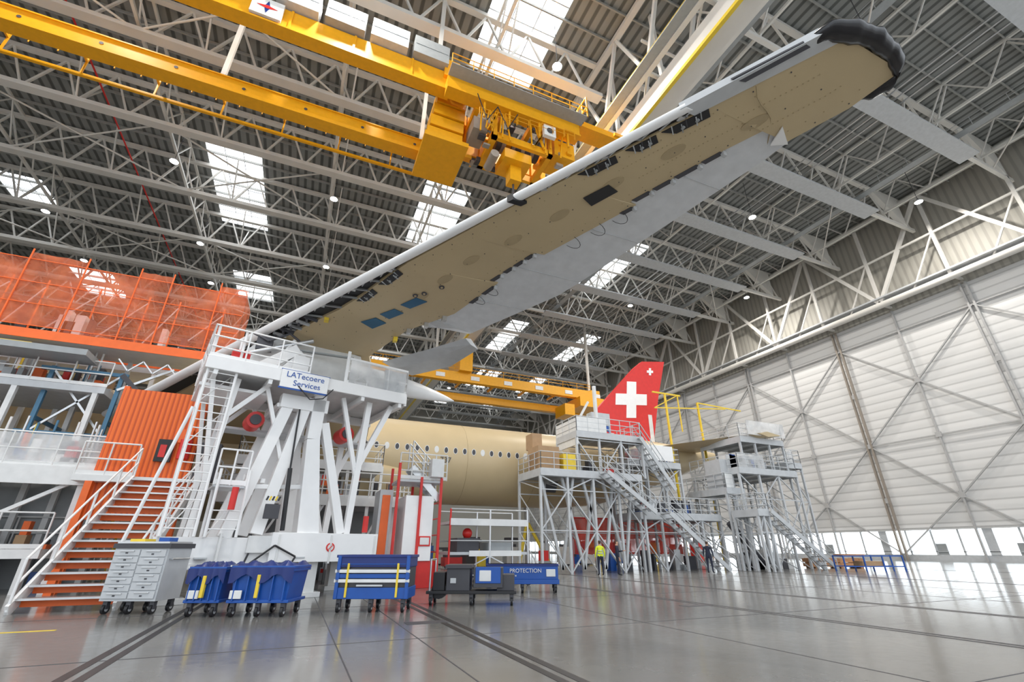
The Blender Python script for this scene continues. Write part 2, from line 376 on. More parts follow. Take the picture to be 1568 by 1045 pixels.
for x,y in ((6,27),(10,27),(14.5,27)): b.beam((x,y,31),(x,y,32.6),0.3,0.3,'yel')
for k in range(7): b.box((6.6+0.25*k,25.2,31.9+0.0*k),(6.75+0.25*k,26.2,32.9),'yel')
b.path([(6.8,21.9,31.5),(7.6,21.9,29.2),(8.4,21.9,30.9),(9.2,21.9,29.0),(10,21.9,30.9)],0.04,'black',5)
for x in (-55,-40,-25,-10,4): 
    b.beam((x,23.2,33.9),(x,23.2,44.9),0.3,0.3,'steelw'); b.beam((x,27.7,31.2),(x,27.7,44.9),0.3,0.3,'steelw')
b.finish()
b=B('overhead_bridge_crane')
b.box((2,69,26.6),(46,70,28.2),'yel'); b.box((2,73,24.6),(46,74,25.8),'yel')
for x in range(3,46,6): b.box((x,70,26.8),(x+0.3,73.4,27.1),'yel'); b.box((x+1.5,68.9,27.0),(x+3,69,27.7),'white')
b.rail([(2,69,28.2),(46,69,28.2)],'yel',h=1.1,r=0.05,step=3,toe=False)
b.box((43,68,24.8),(49,75,26.6),'yel'); b.box((40,68.4,23),(42,72,25),'yel'); b.box((20.2,68,28.2),(22.4,75,33.6),'yel')
b.box((46,69,26.6),(48,74,28.4),'yel')
for x in (16.8,47): b.beam((x,71,28.2),(x,71,44.9),0.4,0.4,'steelw')
b.finish()

# ---------------------------------------------------------------- aircraft
air=bpy.data.objects.new('passenger_airplane',None); sc.collection.objects.link(air)
FY=31.8; 
def fus_section(x):
    if x<17: r=2.7; zc=6.74
    else:
        t=min(1,(x-17)/17.0); r=2.7*(1-t**1.5)+0.35; zc=6.74+2.3*t**1.2; r=min(r,2.7)
    return [(x,FY+r*math.cos(2*math.pi*k/48),zc+r*math.sin(2*math.pi*k/48)) for k in range(48)]
b=B('fuselage')
xsx=[-26,-25.5,-24,-20,-15,-10,-5,0,5,10,14,17,19,21,23,25,27,29,31,33,34]
secs=[]
for x in xsx:
    q=fus_section(x)
    if x<-20:
        k=max(0.15,math.sqrt(max(0,1-((-20-x)/6.2)**2))); q=[(p[0],FY+(p[1]-FY)*k,6.4+(p[2]-6.4)*k) for p in q]
    secs.append(q)
b.loft(secs,'beige'); 
for x in (2,9.5,14.5): 
    pts=[(x,FY+2.706*math.cos(a),6.74+2.706*math.sin(a)) for a in [2*math.pi*k/40 for k in range(41)]]
    b.path(pts,0.012,'beige2',4)
i=0; x=-9.0
def ell(cx,cz,a,c,yy): return [(cx+a*math.cos(t),yy,cz+c*math.sin(t)) for t in [2*math.pi*k/14 for k in range(14)]]
while x<17.2:
    z=7.15; y=FY-math.sqrt(2.7**2-(z-6.74)**2)-0.012
    b.prism(ell(x,z,0.15,0.22,y-0.01),(0,0.05,0),'white'); b.prism(ell(x,z,0.115,0.18,y-0.02),(0,0.05,0),'white' if i%5==1 else 'dgrey')
    x+=0.63; i+=1
b.prism([(15.1,FY-2.4,4.9),(16.1,FY-2.4,4.9),(16.3,FY-2.52,5.7),(15.4,FY-2.52,5.7)],(0,0.2,0),'dgrey')
b.finish(parent=air)
def text(body,size,xf,m,name,par=None):
    cu=bpy.data.curves.new(name,'FONT'); cu.body=body; cu.size=size; cu.extrude=0.003; cu.align_x='CENTER'; cu.materials.append(M[m])
    o=bpy.data.objects.new(name,cu); sc.collection.objects.link(o); o.matrix_world=xf
    if par: o.parent=par; o.matrix_parent_inverse=par.matrix_world.inverted()
    return o
rx=Matrix.Rotation(math.pi/2,4,'X')
text('737',0.5,Matrix.Translation((8.0,FY-2.74,6.35))@rx,'dgrey','fuselage_number',air)
b=B('belly_fairing')
secs=[]
for x,k in ((-14,0.1),(-12,0.7),(-8,1),(-2,1),(3,0.75),(6,0.1)):
    secs.append([(x,FY+(2.4+0.9*k)*math.cos(t),5.6+(2.0+0.9*k)*math.sin(t)*(1 if math.sin(t)<0 else 0.4)) for t in [2*math.pi*j/24 for j in range(24)]])
b.loft(secs,'beige'); b.finish(parent=air)
def lerp(tab,y):
    for (y0,x0),(y1,x1) in zip(tab[:-1],tab[1:]):
        if y0<=y<=y1: return x0+(x1-x0)*(y-y0)/(y1-y0)
    return tab[0][1] if y<tab[0][0] else tab[-1][1]
zp=lambda y:10.5-0.1395*(y-2.75)
LE=lambda y:8.0-0.702*(y-2.55)
fr=[(2.6,8.35),(4.7,6.83),(8.4,4.14),(8.6,4.0),(12.18,1.55),(14.54,0.42),(16.44,-0.95),(19.0,-2.7),(30,-10.1)]
re=[(2.6,10.1),(3.0,10.0),(3.58,9.86),(4.7,9.25),(4.71,8.45),(5.4,8.0),(7.6,6.75),(7.61,6.98),(10.2,5.5),(10.21,5.2),(11.9,4.4),(11.91,4.68),(14.0,3.85),(15.6,2.5),(17.9,1.5),(22,2.4),(30,3.0)]
def zl(x,y):
    a=lerp(fr,y); c=lerp(re,y); s=min(1,max(0,(x-a)/(c-a))); return zp(y)-0.10*(c-a)*0.55*s*(1-s)*1.6-0.02
b=B('wing_box')
yst=sorted(set([2.6,2.8,3.0,3.58,4.2,4.7,4.71,5.4,6.5,7.6,7.61,8.6,9.5,10.2,10.21,11.1,11.9,11.91,13,14,15,15.6,16.44,17.9,19,20.5,22,24,26,28,30]))
secs=[]
for y in yst:
    a=lerp(fr,y); c=lerp(re,y); n=10
    low=[(a+(c-a)*i/n,y,zl(a+(c-a)*i/n,y)) for i in range(n+1)]
    up=[(a+(c-a)*i/n,y,zp(y)+0.09*(c-a)*(0.6+1.6*(i/n)*(1-i/n))) for i in range(n,-1,-1)]
    secs.append(low+up)
b.loft(secs,'beige',smooth=False)
b.finish(parent=air)
def drape(b,pts,m,off=0.02,th=0.015):
    b.prism([(x,y,zl(x,y)-off) for x,y in pts],(0,0,th),m)
def ov(cx,cy,a,c,ang,n=20): 
    return [(cx+a*math.cos(t)*math.cos(ang)-c*math.sin(t)*math.sin(ang),cy+a*math.cos(t)*math.sin(ang)+c*math.sin(t)*math.cos(ang)) for t in [2*math.pi*k/n for k in range(n)]]
b=B('wing_panels_and_hatches')
sw=math.atan2(1,-0.62)
for y in (4.6,5.9,7.2,8.6,9.9,11.1,12.2,13.3):
    a=lerp(fr,y); c=lerp(re,y); mx=a*0.52+c*0.48
    drape(b,ov(mx,y,0.30,0.145,sw),'beige2',0.012,0.01)
for (x,y) in ((3.0,12.6),(2.55,13.1),(2.3,13.3)): drape(b,ov(x,y,0.09,0.09,0,12),'dgrey',0.03); drape(b,ov(x,y,0.04,0.04,0,12),'beige',0.04)
for q in ([(0.85,15.4),(1.3,14.98),(1.7,15.2),(1.3,15.7)],[(1.4,14.72),(1.8,14.25),(2.15,14.4),(1.75,14.9)],[(1.95,13.95),(2.35,13.4),(2.75,13.5),(2.3,14.05)]): drape(b,q,'wingblue',0.03)
drape(b,[(5.45,7.85),(5.85,7.25),(6.2,7.35),(5.8,8.0)],'black',0.03)
for y in [3.5+0.6*i for i in range(24)]:
    a=lerp(fr,y); c=lerp(re,y)
    for s in (0.08,0.93,0.5): 
        x=a+(c-a)*s; drape(b,ov(x,y,0.016,0.016,0,6),'dgrey',0.012,0.008)
for s_ in (0.15,0.3,0.62,0.84):
    for k in range(40):
        y=3.3+k*0.09 if s_ in(0.3,0.62) else 3.2+k*0.32; a=lerp(fr,y); c=lerp(re,y); drape(b,ov(a+(c-a)*s_,y,0.015,0.015,0,5),'beige2',0.012,0.008)
for y in (4.3,):
    a=lerp(fr,y); c=lerp(re,y)
    b.path([(a+(c-a)*i/10,y-0.6+0.16*i+0.12*math.sin(i*0.9),zl(a+(c-a)*i/10,y)-0.015) for i in range(1,10)],0.012,'beige2',4)
drape(b,[(9.28,4.72),(8.72,4.42),(8.9,4.9)],'bwhite',0.06,0.04)
b.finish(parent=air)
b=B('leading_edge')
secs=[]
for i in range(26):
    y=4.9+i*(27-4.9)/25; x=LE(y); r=0.075+0.004*y; z=zp(y)+0.02
    secs.append([(x+0.06+r*1.45*math.cos(t),y,z+r*math.sin(t)*0.95) for t in [2*math.pi*j/14 for j in range(14)]])
b.loft(secs,'bwhite')
def strip(y0,y1,m,z=-0.0,th=0.1,off0=0.25,off1=0.02):
    n=max(1,int((y1-y0)/0.6))
    for i in range(n):
        a=y0+(y1-y0)*i/n; c=y0+(y1-y0)*(i+1)/n
        b.prism([(LE(a)+off0,a,zp(a)+z),(LE(c)+off0,c,zp(c)+z),(lerp(fr,c)+off1,c,zp(c)+z),(lerp(fr,a)+off1,a,zp(a)+z)],(0,0,th),m)
strip(2.7,5.0,'lgrey',-0.04,0.2,off0=-0.06); strip(8.4,12.2,'black',0.05,off0=0.1)
strip(5.0,8.4,'black',0.04,off0=0.1); strip(12.2,27,'black',0.08,off0=0.12)
b.prism([(LE(3.0)-0.08,3.0,zp(3)-0.02),(LE(4.1)-0.1,4.1,zp(4)-0.02),(LE(4.0)+0.12,4.0,zp(4)-0.07),(LE(3.0)+0.1,3.0,zp(3)-0.07)],(0,0,0.04),'dgrey')
def brackets(y0,y1,n):
    for i in range(n):
        y=y0+(y1-y0)*(i+0.5+0.3*math.sin(i*7))/n; x=LE(y)+0.2
        if i%2==0: b.beam((x,y,zp(y)+0.04),(lerp(fr,y)+0.05,y-0.1,zp(y)+0.02),0.03,0.06,'grey' if i%4 else 'alu')
        b.tube((x+0.12,y+0.05,zp(y)+0.03),(x+0.18,y-0.3,zp(y)+0.02),0.02,'lgrey',6)
        if i%4==0: b.box((x,y-0.06,zp(y)-0.02),(x+0.14,y+0.08,zp(y)+0.08),'alu')
brackets(5.0,8.3,9); brackets(12.3,22,30)
b.prism([(LE(8.5)-0.1,8.5,zp(8.5)-0.12),(LE(8.5)+0.3,8.5,zp(8.5)-0.12),(LE(8.65)+0.3,8.65,zp(8.6)-0.12),(LE(8.65)-0.1,8.65,zp(8.6)-0.12)],(0,0,0.22),'black')
def pocket(y0,y1,w0,w1):
    b.prism([(lerp(fr,y)+w,y,zl(lerp(fr,y)+w,y)-0.03) for y,w in ((y0,w0),(y1,w0),(y1-0.12,w1),(y0+0.12,w1))],(0,0,0.02),'black')
for y0,y1 in ((4.75,5.6),(5.7,6.3),(6.5,7.3),(12.3,13.2),(13.5,14.3)):
    pocket(y0,y1,0.02,0.27)
    for k in range(5):
        y=y0+0.1+(y1-y0-0.2)*(k+0.5)/5; x=lerp(fr,y)+0.1+0.08*(k%2); b.beam((x-0.09,y-0.05,zl(x,y)-0.035),(x+0.09,y+0.1,zl(x,y)-0.035),0.025,0.03,('grey','lgrey','dgrey')[k%3]); 
        if k%2: b.box((x-0.03,y-0.04,zl(x,y)-0.06),(x+0.03,y+0.04,zl(x,y)-0.02),'grey')
b.box((-0.35,15.6,zp(15.6)-0.12),(-0.2,15.85,zp(15.6)),'yel2')
for k in range(9):
    y=15.8+0.35*k; x=LE(y)+0.3; b.beam((x,y,zp(y)-0.02),(x+0.45,y+0.1,zp(y)-0.06),0.07,0.1,('dgrey','lgrey','alu')[k%3]); b.tube((x+0.1,y,zp(y)-0.1),(x+0.1,y+0.25,zp(y)-0.1),0.04,'dgrey',6)
b.finish(parent=air)
b=B('trailing_edge_panels')
te=[(4.72,9.3),(5.2,9.2),(7.3,8.5),(11.7,7.0),(15.1,4.8)]
ys_=[4.72,5.4,6.4,7.59,7.62,8.8,10.19,10.22,11.0,11.88,11.92,13,14,15.1]
for a,c in zip(ys_[:-1],ys_[1:]):
    b.prism([(lerp(re,a)-0.02,a,zp(a)+0.02),(lerp(re,c)-0.02,c,zp(c)+0.02),(lerp(te,c),c,zp(c)+0.0),(lerp(te,a),a,zp(a)+0.0)],(0,0,0.14),'shroud')
for y in (6.4,8.8,11.0,13):
    b.prism([(lerp(re,y),y,zp(y)-0.005),(lerp(te,y),y,zp(y)-0.005),(lerp(te,y),y+0.02,zp(y)-0.005),(lerp(re,y),y+0.02,zp(y)-0.005)],(0,0,0.02),'lgrey')
b.prism([(lerp(re,14.6),14.6,zp(14.6)),(4.9,15.0,zp(15)),(4.1,14.9,zp(15)),(3.0,15.3,zp(15))],(0,0,0.1),'lgrey')
for y0,y1 in ((5.5,5.9),(6.0,6.5),(6.6,7.0),(7.1,7.5),(7.7,8.0),(10.3,10.55),(10.65,10.95),(11.05,11.35),(11.5,11.85),(12.1,12.6),(12.8,13.2)):
        x=lerp(re,y0)+0.05; x1=lerp(re,y1)+0.05
        b.prism([(x-0.1,y0,zp(y0)-0.04),(x1-0.1,y1,zp(y1)-0.04),(x1+0.05,y1,zp(y1)-0.04),(x+0.05,y0,zp(y0)-0.04)],(0,0,0.06),'dgrey')
        b.box((x-0.04,y0-0.05,zp(y0)-0.14),(x+0.06,y0+0.04,zp(y0)),'lgrey')
for y in (8.1,8.7,9.4,12.3,12.9):
    x=lerp(re,y); pts=[]
    for k in range(9):
        t=math.pi*k/8; pts.append((x+0.3*math.sin(t)*1.0,y-0.22*math.cos(t),zp(y)-0.04-0.12*math.sin(t)))
    b.path(pts,0.009,'black',4)
for y in (14.3,14.9,15.5,16.2): 
    x=lerp(re,y); b.box((x-0.1,y-0.1,zp(y)-0.18),(x+0.05,y+0.1,zp(y)),'yel2' if y>15.8 else 'alu')
b.finish(parent=air)
b=B('wing_tip_cover')
secs=[]
ctrl=[(7.72,3.05),(7.95,2.62),(8.5,2.42),(9.0,2.36),(9.5,2.40),(10.0,2.52),(10.2,2.78),(10.12,3.05),(9.98,3.3)]
pt=[]
for a,c in zip(ctrl[:-1],ctrl[1:]):
    for k in range(5): pt.append((a[0]+(c[0]-a[0])*k/5,a[1]+(c[1]-a[1])*k/5))
pt.append(ctrl[-1])
for i,(x,y) in enumerate(pt):
    e=min(1,0.35+i/8,0.35+(len(pt)-1-i)/8)
    rr=(0.145+0.012*math.sin(i*0.9)+0.008*math.sin(i*2.1+1))*e
    secs.append([(x+rr*math.cos(t)*0.8,y+0.06+rr*1.3*math.cos(t),10.56+rr*(1.15+0.06*math.sin(i*1.3+j))*math.sin(t)) for j,t in enumerate([2*math.pi*j/14 for j in range(14)])])
b.loft(secs,'film')
b.finish(parent=air)
b=B('flap_track_fairing')
secs=[]
for t in [i/16 for i in range(17)]:
    x=0.8+4.6*t; y=17.5+1.35*t; z=7.45-0.2*t; r=0.42*(math.sin(math.pi*min(1,(t*0.72+0.28)))**0.8)+0.015
    secs.append([(x,y+r*math.cos(a)*0.8,z+r*math.sin(a)*0.95) for a in [2*math.pi*j/16 for j in range(16)]])
b.loft(secs,'bwhite')
b.finish(parent=air)
b=B('inboard_flap')
secs=[]
for (x0,y0,x1,y1,z) in ((2.0,17.7,3.4,18.5,8.15),(3.4,16.2,4.7,17.2,8.3),(4.6,14.95,5.3,15.5,8.5)):
    secs.append([(x0,y0,z),(x0*0.6+x1*0.4,y0*0.6+y1*0.4,z-0.12),(x1,y1,z-0.12),(x0*0.6+x1*0.4,y0*0.6+y1*0.4,z+0.12)])
b.loft(secs,'lgrey',smooth=False)
b.finish(parent=air)
b=B('engine_pylon')
b.prism([(-2.9,17.3,7.4),(-2.3,17.3,8.2),(-0.6,17.6,8.5),(1.2,17.9,8.3),(1.4,17.9,7.4),(0.2,17.6,6.9),(-1.6,17.3,6.9)],(0,0.5,0),'white')
b.tube((-2.5,17.0,7.5),(-0.6,17.0,8.3),0.09,'alu',8); b.tube((-1.8,16.9,6.9),(-1.2,17.0,8.2),0.07,'white',8)
b.box((-1.5,16.95,7.0),(-0.6,17.3,7.5),'white'); b.box((-2.4,17.0,7.7),(-1.9,17.25,8.2),'dgrey')
b.path([(-2.6,17.1,8.3),(-2.0,16.9,8.0),(-1.4,16.9,8.4),(-0.9,17.0,8.1)],0.04,'dgrey',6); b.box((-1.1,17.15,7.9),(0.9,17.3,7.95),'grey')
b.finish(parent=air)
b=B('vertical_fin')
def finz(pts,th,m,y=FY): b.prism([(x,y-th/2,z) for x,z in pts],(0,th,0),m)
finz([(18.6,9.0),(21.7,12.2),(26.0,16.5),(27.0,17.3),(29.7,17.7),(28.4,14),(27.0,8.9)],0.36,'red')
def cross(cx,cz,a,w,y):
    pts=[(-w,a),(-w,w),(-a,w),(-a,-w),(-w,-w),(-w,-a),(w,-a),(w,-w),(a,-w),(a,w),(w,w),(w,a)]
    b.prism([(cx+px+pz*0.14,y,cz+pz+px*0.1) for px,pz in pts],(0,0.03,0),'bwhite')
cross(25.3,13.4,1.7,0.52,FY-0.215); cross(27.8,16.4,0.36,0.12,FY-0.215)
finz([(26.9,9.6),(27.3,9.6),(27.35,12.2),(26.95,12.2)],0.42,'white')
b.finish(parent=air)
b=B('tailplane')
secs=[]
for y,x0,x1 in ((31,25.5,31),(27.5,28.3,32.4),(24.2,31.0,33.4)):
    z=9.0+0.05*(31-y); secs.append([(x0,y,z),(x0+(x1-x0)*0.4,y,z-0.2),(x1,y,z),(x0+(x1-x0)*0.4,y,z+0.2)])
b.loft(secs,'beige',smooth=False)
secs=[[(p[0],2*FY-p[1],p[2]) for p in q] for q in secs]; b.loft(secs,'beige',smooth=False)
b.finish(parent=air)
for x in (-9,2.0,15.0):
    b=B('jack_%d'%int(x+20))
    for dx,dy in ((-1.3,-1.3),(1.3,-1.3),(0,1.6)): b.tube((x+dx,FY+dy,0),(x,FY,3.1),0.12,'yel2',8)
    b.tube((x,FY,0.05),(x,FY,4.12),0.17,'alu',12); b.tube((x,FY,0),(x,FY,0.1),0.5,'yel2',12); b.finish(parent=air)

# ---------------------------------------------------------------- pylon gantry (access stand)
g=XF(-0.5,17.6,0,14)
b=B('access_gantry',g)
W='bwhite'
b.box((-3.3,-1.3,0.85),(-0.2,1.6,1.6),W); b.box((-0.5,-1.5,0.95),(2.7,1.6,1.75),W); b.box((-3.3,-1.33,0.8),(-0.5,-1.28,0.95),W)
b.box((-1.1,-1.45,1.2),(-0.4,-1.28,1.65),'white')
for x in (-2.6,-0.6,0.8,2.3):
    for y in (-1,1.2): b.box((x-0.35,y-0.35,0),(x+0.35,y+0.35,0.14),'white'); b.beam((x,y,0.1),(x,y,0.95),0.4,0.4,'white')
for x in (-3.2,-1.8,-0.3,1.2,2.6): b.box((x-0.03,-1.53,0.9),(x+0.03,-1.28,1.7),'white')
for x in (-2.9,-2.3,0.2,2.0): b.box((x,-1.52,1.05),(x+0.3,-1.27,1.1),'lgrey')
b.tube((1.2,-1.52,1.35),(1.2,-1.505,1.35),0.13,'red',14); b.tube((1.2,-1.53,1.35),(1.2,-1.515,1.35),0.09,'white',14); b.beam((1.12,-1.535,1.27),(1.28,-1.535,1.43),0.03,0.02,'red')
b.box((-3.3,-1.7,6.32),(3.1,1.8,6.52),'white'); b.box((-3.3,-1.75,6.2),(3.1,-1.66,6.6),W); b.box((-3.3,1.6,6.0),(3.1,1.8,6.3),W); b.box((3.05,-1.7,6.15),(3.15,1.8,6.6),W)
for x in (-3,-1.5,0,1.5,2.9): b.beam((x,-1.7,6.15),(x,1.8,6.15),0.12,0.2,W)
b.box((-3.3,-1.0,5.85),(-1.3,1.0,5.95),W)
def leg(p,q,a=0.42,c=0.2): b.beam(p,q,a,a,W,w2=c,h2=c)
for y in (-1.1,1.2):
    leg((-1.7,y,1.6),(-0.75,y,5.6),0.34,0.34); leg((-0.9,y,1.7),(-0.2,y,5.7),0.34,0.34)
    leg((0.5,y,1.7),(0.2,y,4.6),0.65,0.40); leg((0.2,y,4.6),(0.2,y,6.2),0.40,0.40); leg((1.55,y,1.75),(0.5,y,5.2),0.26,0.26)
    leg((1.75,y,1.75),(1.95,y,6.2),0.2,0.2); leg((1.8,y,3.8),(2.8,y,6.2),0.18,0.18); leg((1.8,y,3.6),(1.0,y,6.2),0.14,0.14)
    leg((-2.6,y,1.6),(-2.3,y,6.2),0.13,0.13); leg((-2.4,y,5.0),(-1.4,y,6.2),0.14,0.14); leg((-2.5,y,3.0),(-3.0,y,6.2),0.12,0.12)
    b.box((-1.0,y-0.2,5.5),(0.5,y+0.2,5.95),W); leg((-1.4,y,3.0),(0.2,y,3.1),0.13,0.13)
    leg((-0.5,y,3.5),(-1.5,y,6.2),0.12,0.12)
for z in (3.2,5.6): 
    for x in (-1.0,0.2): b.beam((x,-1.1,z),(x,1.2,z),0.13,0.13,W)
b.tube((-0.25,-1.4,1.8),(-0.35,-1.35,3.6),0.07,'black',8); b.tube((-0.35,-1.35,3.6),(-0.4,-1.3,5.5),0.03,'black',8)
for (lx,ly,z0,z1) in ((-3.2,-1.6,1.6,7.6),(-2.2,-1.55,1.6,3.4)):
    for x in (lx,lx+0.75):
        for y in (ly,ly+0.9): b.tube((x,y,z0),(x,y,z1),0.045,W,6)
    for k in range(int((z1-z0-1)/0.24)): b.tube((lx,ly,z0+0.2+k*0.24),(lx+0.75,ly,z0+0.2+k*0.24),0.02,W,5)
    for k in range(int((z1-z0)/1.4)): b.beam((lx,ly,z0+k*1.2),(lx+0.75,ly+0.9,z0+(k+1)*1.2),0.03,0.03,W); b.tube((lx,ly,z0+k*1.2),(lx,ly+0.9,z0+k*1.2),0.03,W,5)
b.tube((-3.3,-1.65,5.0),(-3.95,-1.2,1.2),0.05,W,6); b.tube((-3.3,-0.8,5.0),(-3.95,-0.8,1.2),0.05,W,6)
for k in range(12): b.tube((-3.35-0.05*k,-1.6+0.035*k,4.7-0.29*k),(-3.35-0.05*k,-0.8,4.7-0.29*k),0.025,W,5)
b.box((-2.3,-1.5,2.9),(-1.5,-0.4,2.96),'lgrey'); b.rail([(-2.3,-1.5,2.96),(-1.5,-1.5,2.96)],W,h=1.0,step=0.4)
b.rail([(-3.3,1.8,6.55),(-3.3,-1.7,6.55),(-0.4,-1.7,6.55)],W,h=1.05,step=0.9,mid=3)
b.rail([(3.1,1.8,6.55),(3.1,-1.7,6.55),(0.8,-1.7,6.55)],W,h=0.9,step=0.9,mid=2)
b.box((0.9,-1.73,6.6),(3.05,-1.71,7.45),'guard'); b.box((3.1,-1.7,6.6),(3.12,1.7,7.45),'guard')
b.box((0.75,-1.74,6.55),(0.85,-1.66,7.75),W); b.box((0.8,-1.74,7.45),(3.1,-1.66,7.53),W); b.box((2.2,-1.72,6.6),(3.0,-1.6,7.4),'lgrey')
b.box((-2.7,-1.55,6.6),(-2.2,-1.2,7.0),'red'); b.box((-0.9,-1.4,6.6),(-0.4,-1.0,7.3),W)
b.beam((-1.9,-1.2,6.6),(-0.8,-1.1,7.6),0.28,0.35,W); b.beam((-1.2,-1.2,6.6),(-0.6,-1.0,7.5),0.2,0.3,W)
b.box((-2.4,0.2,4.9),(2.6,1.0,4.98),'lgrey')
for x,z in ((-1.5,5.15),(1.5,5.1)):
    b.tube((x,-0.5,z),(x,0.2,z),0.27,'red',16); b.tube((x,-0.55,z),(x,-0.5,z),0.17,'dgrey',14); b.beam((x,-0.1,z-0.2),(x,-0.1,4.98),0.2,0.2,'lgrey')
b.tube((-1.75,-1.7,2.3),(-1.75,-1.7,2.9),0.09,'red',10); b.tube((2.3,-1.3,1.8),(2.3,-1.3,2.3),0.09,'red',10)
b.path([(-0.9,-1.35,1.6),(-1.2,-1.5,0.6),(-1.5,-1.5,0.15),(-1.0,-1.5,0.9),(-0.4,-1.55,1.4),(0.2,-1.6,1.1),(0.1,-1.6,0.9)],0.03,'black',6)
b.path([(-0.7,-1.85,6.1),(-0.3,-1.95,5.7),(0.1,-1.95,5.8),(0.4,-1.85,6.2)],0.02,'black',6)
b.box((-0.9,-1.75,2.1),(-0.5,-1.65,2.5),'dgrey')
for k in range(5): b.beam((-0.9+0.08*k,-1.7,2.6),(-0.86+0.08*k,-1.7,2.72),0.03,0.05,'yel2' if k%2 else 'black')
gant=b.finish(bevel=0.012)
b=B('sign_board',g)
b.box((-1.25,-1.85,6.0),(0.22,-1.79,6.58),'bwhite'); b.box((-1.28,-1.84,5.95),(0.25,-1.8,6.0),'blue'); b.box((-1.28,-1.84,6.58),(0.25,-1.8,6.6),'blue')
sg=b.finish(); sg.parent=gant; sg.matrix_parent_inverse=g.inverted()
bpy.context.view_layer.update()
text('LATecoere\n  Services',0.26,g@Matrix.Translation((-0.52,-1.86,6.35))@rx,'blue','sign_text',gant)

# ---------------------------------------------------------------- left docks
b=B('steel_staircase')
b.stairs((-5.5,14.9,0.05),(-5.5,20.25,3.5),(1.9,0,0),14,'alu','bwhite')
for i in range(14):
    p=14.9+5.35*(i+1)/14; z=0.05+3.45*(i+1)/14; b.box((-5.45,p-0.0,z-0.19),(-3.65,p+0.015,z-0.05),'ora')
b.finish()
b=B('maintenance_dock')
b.box((-7.2,20.3,3.4),(-3.4,23.5,3.6),'white'); b.box((-6.75,20.75,2.2),(-4.05,20.8,6.8),'orac'); b.box((-6.8,20.3,0),(-6.6,20.5,3.4),'ora')
for x in (-6.75,-4.1): b.box((x-0.08,20.8,0),(x+0.08,21,6.9),'ora')
b.box((-3.9,20.7,3.6),(-3.2,21.2,5.0),'dgrey'); b.tube((-4.3,20.45,4.3),(-4.3,20.45,5.0),0.2,'red',10); b.box((-4.6,20.5,4.9),(-4.2,20.7,5.4),'ora')
b.box((-5.2,20.6,4.2),(-4.7,20.72,5.0),'black'); b.box((-5.1,20.58,4.35),(-4.9,20.6,4.8),'red')
b.rail([(-7.2,20.4,3.6),(-5.6,20.4,3.6)],'white',h=1.1,step=0.8); b.rail([(-3.4,20.4,3.6),(-3.4,23.4,3.6)],'white',h=1.1,step=0.8)
for (x0,x1,y0,y1,z) in ((-34,-6.8,21,24,3.9),(-34,-7.5,21,24,1.3),(-34,-8.5,24,28,7.6),(-34,-5.0,27,29,9.6)):
    b.box((x0,y0,z-0.28),(x1,y1,z),'white' if z<5 else 'lgrey')
    for x in [x1-0.3-2.6*i for i in range(10)]:
        for y in (y0+0.1,y1-0.1): b.beam((x,y,0),(x,y,z),0.18,0.18,'white')
        if z<5 and z>2: b.beam((x-2.4,y0+0.1,2.0),(x,y0+0.1,3.6),0.1,0.12,'white')
    b.rail([(x0,y0,z),(x1,y0,z)],'white' if z<9 else 'ora',h=1.1,step=1.3,mid=2)
    b.rail([(x0,y1,z),(x1,y1,z)],'white' if z<9 else 'ora',h=1.1,step=2.0,mid=2,toe=False)
    if 3<z<5: b.box((x0,y0-0.02,z+0.1),(x1,y0,z+1.05),'guard')
b.box((-34,20.9,3.3),(-6.8,21.0,3.9),'white')
b.box((-34,23.0,8.6),(-9.2,24.4,8.85),'grey'); b.box((-12.2,23.4,8.85),(-11.2,24.0,9.0),'yel2')
for x in (-10.6,-8.2):
    for y in (24.4,27.4): b.beam((x,y,3.9),(x,y,8.4),0.15,0.15,'blue2')
    b.beam((x,24.4,6.2),(x,27.4,6.2),0.1,0.15,'blue2')
for z in (5.6,8.3): b.beam((-11,24.4,z),(-8,24.4,z),0.12,0.15,'blue2')
b.beam((-10.6,24.4,5.6),(-8.2,24.4,8.3),0.08,0.08,'alu'); b.beam((-10.6,24.4,8.3),(-8.2,24.4,5.6),0.08,0.08,'alu')
b.beam((-8.2,24.3,8.3),(-6.4,24.3,6.6),0.14,0.2,'dgrey'); b.beam((-8.2,24.3,7.6),(-6.4,24.3,8.8),0.1,0.1,'alu')
for i in range(9): b.beam((-8.4+0.45*i,23.9,8.9-0.5*(i%2)),(-7.95+0.45*i,23.9,8.9-0.5*((i+1)%2)),0.05,0.05,'alu')
cl=['grey','dgrey','white','blue','alu','red','ora','lgrey','card','dgrey']
for i in range(200):
    z,y0,y1=random.choice([(1.3,21.4,23.5),(3.9,21.4,23.5),(3.9,21.4,23.5),(7.6,24.4,27.5),(7.6,24.4,27.5),(0,21.5,26)]); x=random.uniform(-20,-7.6 if z<7 else -9); y=random.uniform(y0,y1); w=random.uniform(0.12,0.5); h_=random.uniform(0.3,1.3)
    m=random.choice(cl); b.box((x,y,z),(x+w,y+0.4,z+h_*0.5),m); b.box((x+0.05,y+0.05,z+h_*0.5),(x+w-0.05,y+0.35,z+h_),random.choice(cl))
    if i%3==0: b.tube((x,y,z),(x,y,z+1.8),0.04,random.choice(['white','blue2','alu','yel2']),6)
b.box((-34,24.2,0),(-7,24.3,3.6),'grey')
b.finish()
b=B('fuselage_side_dock')
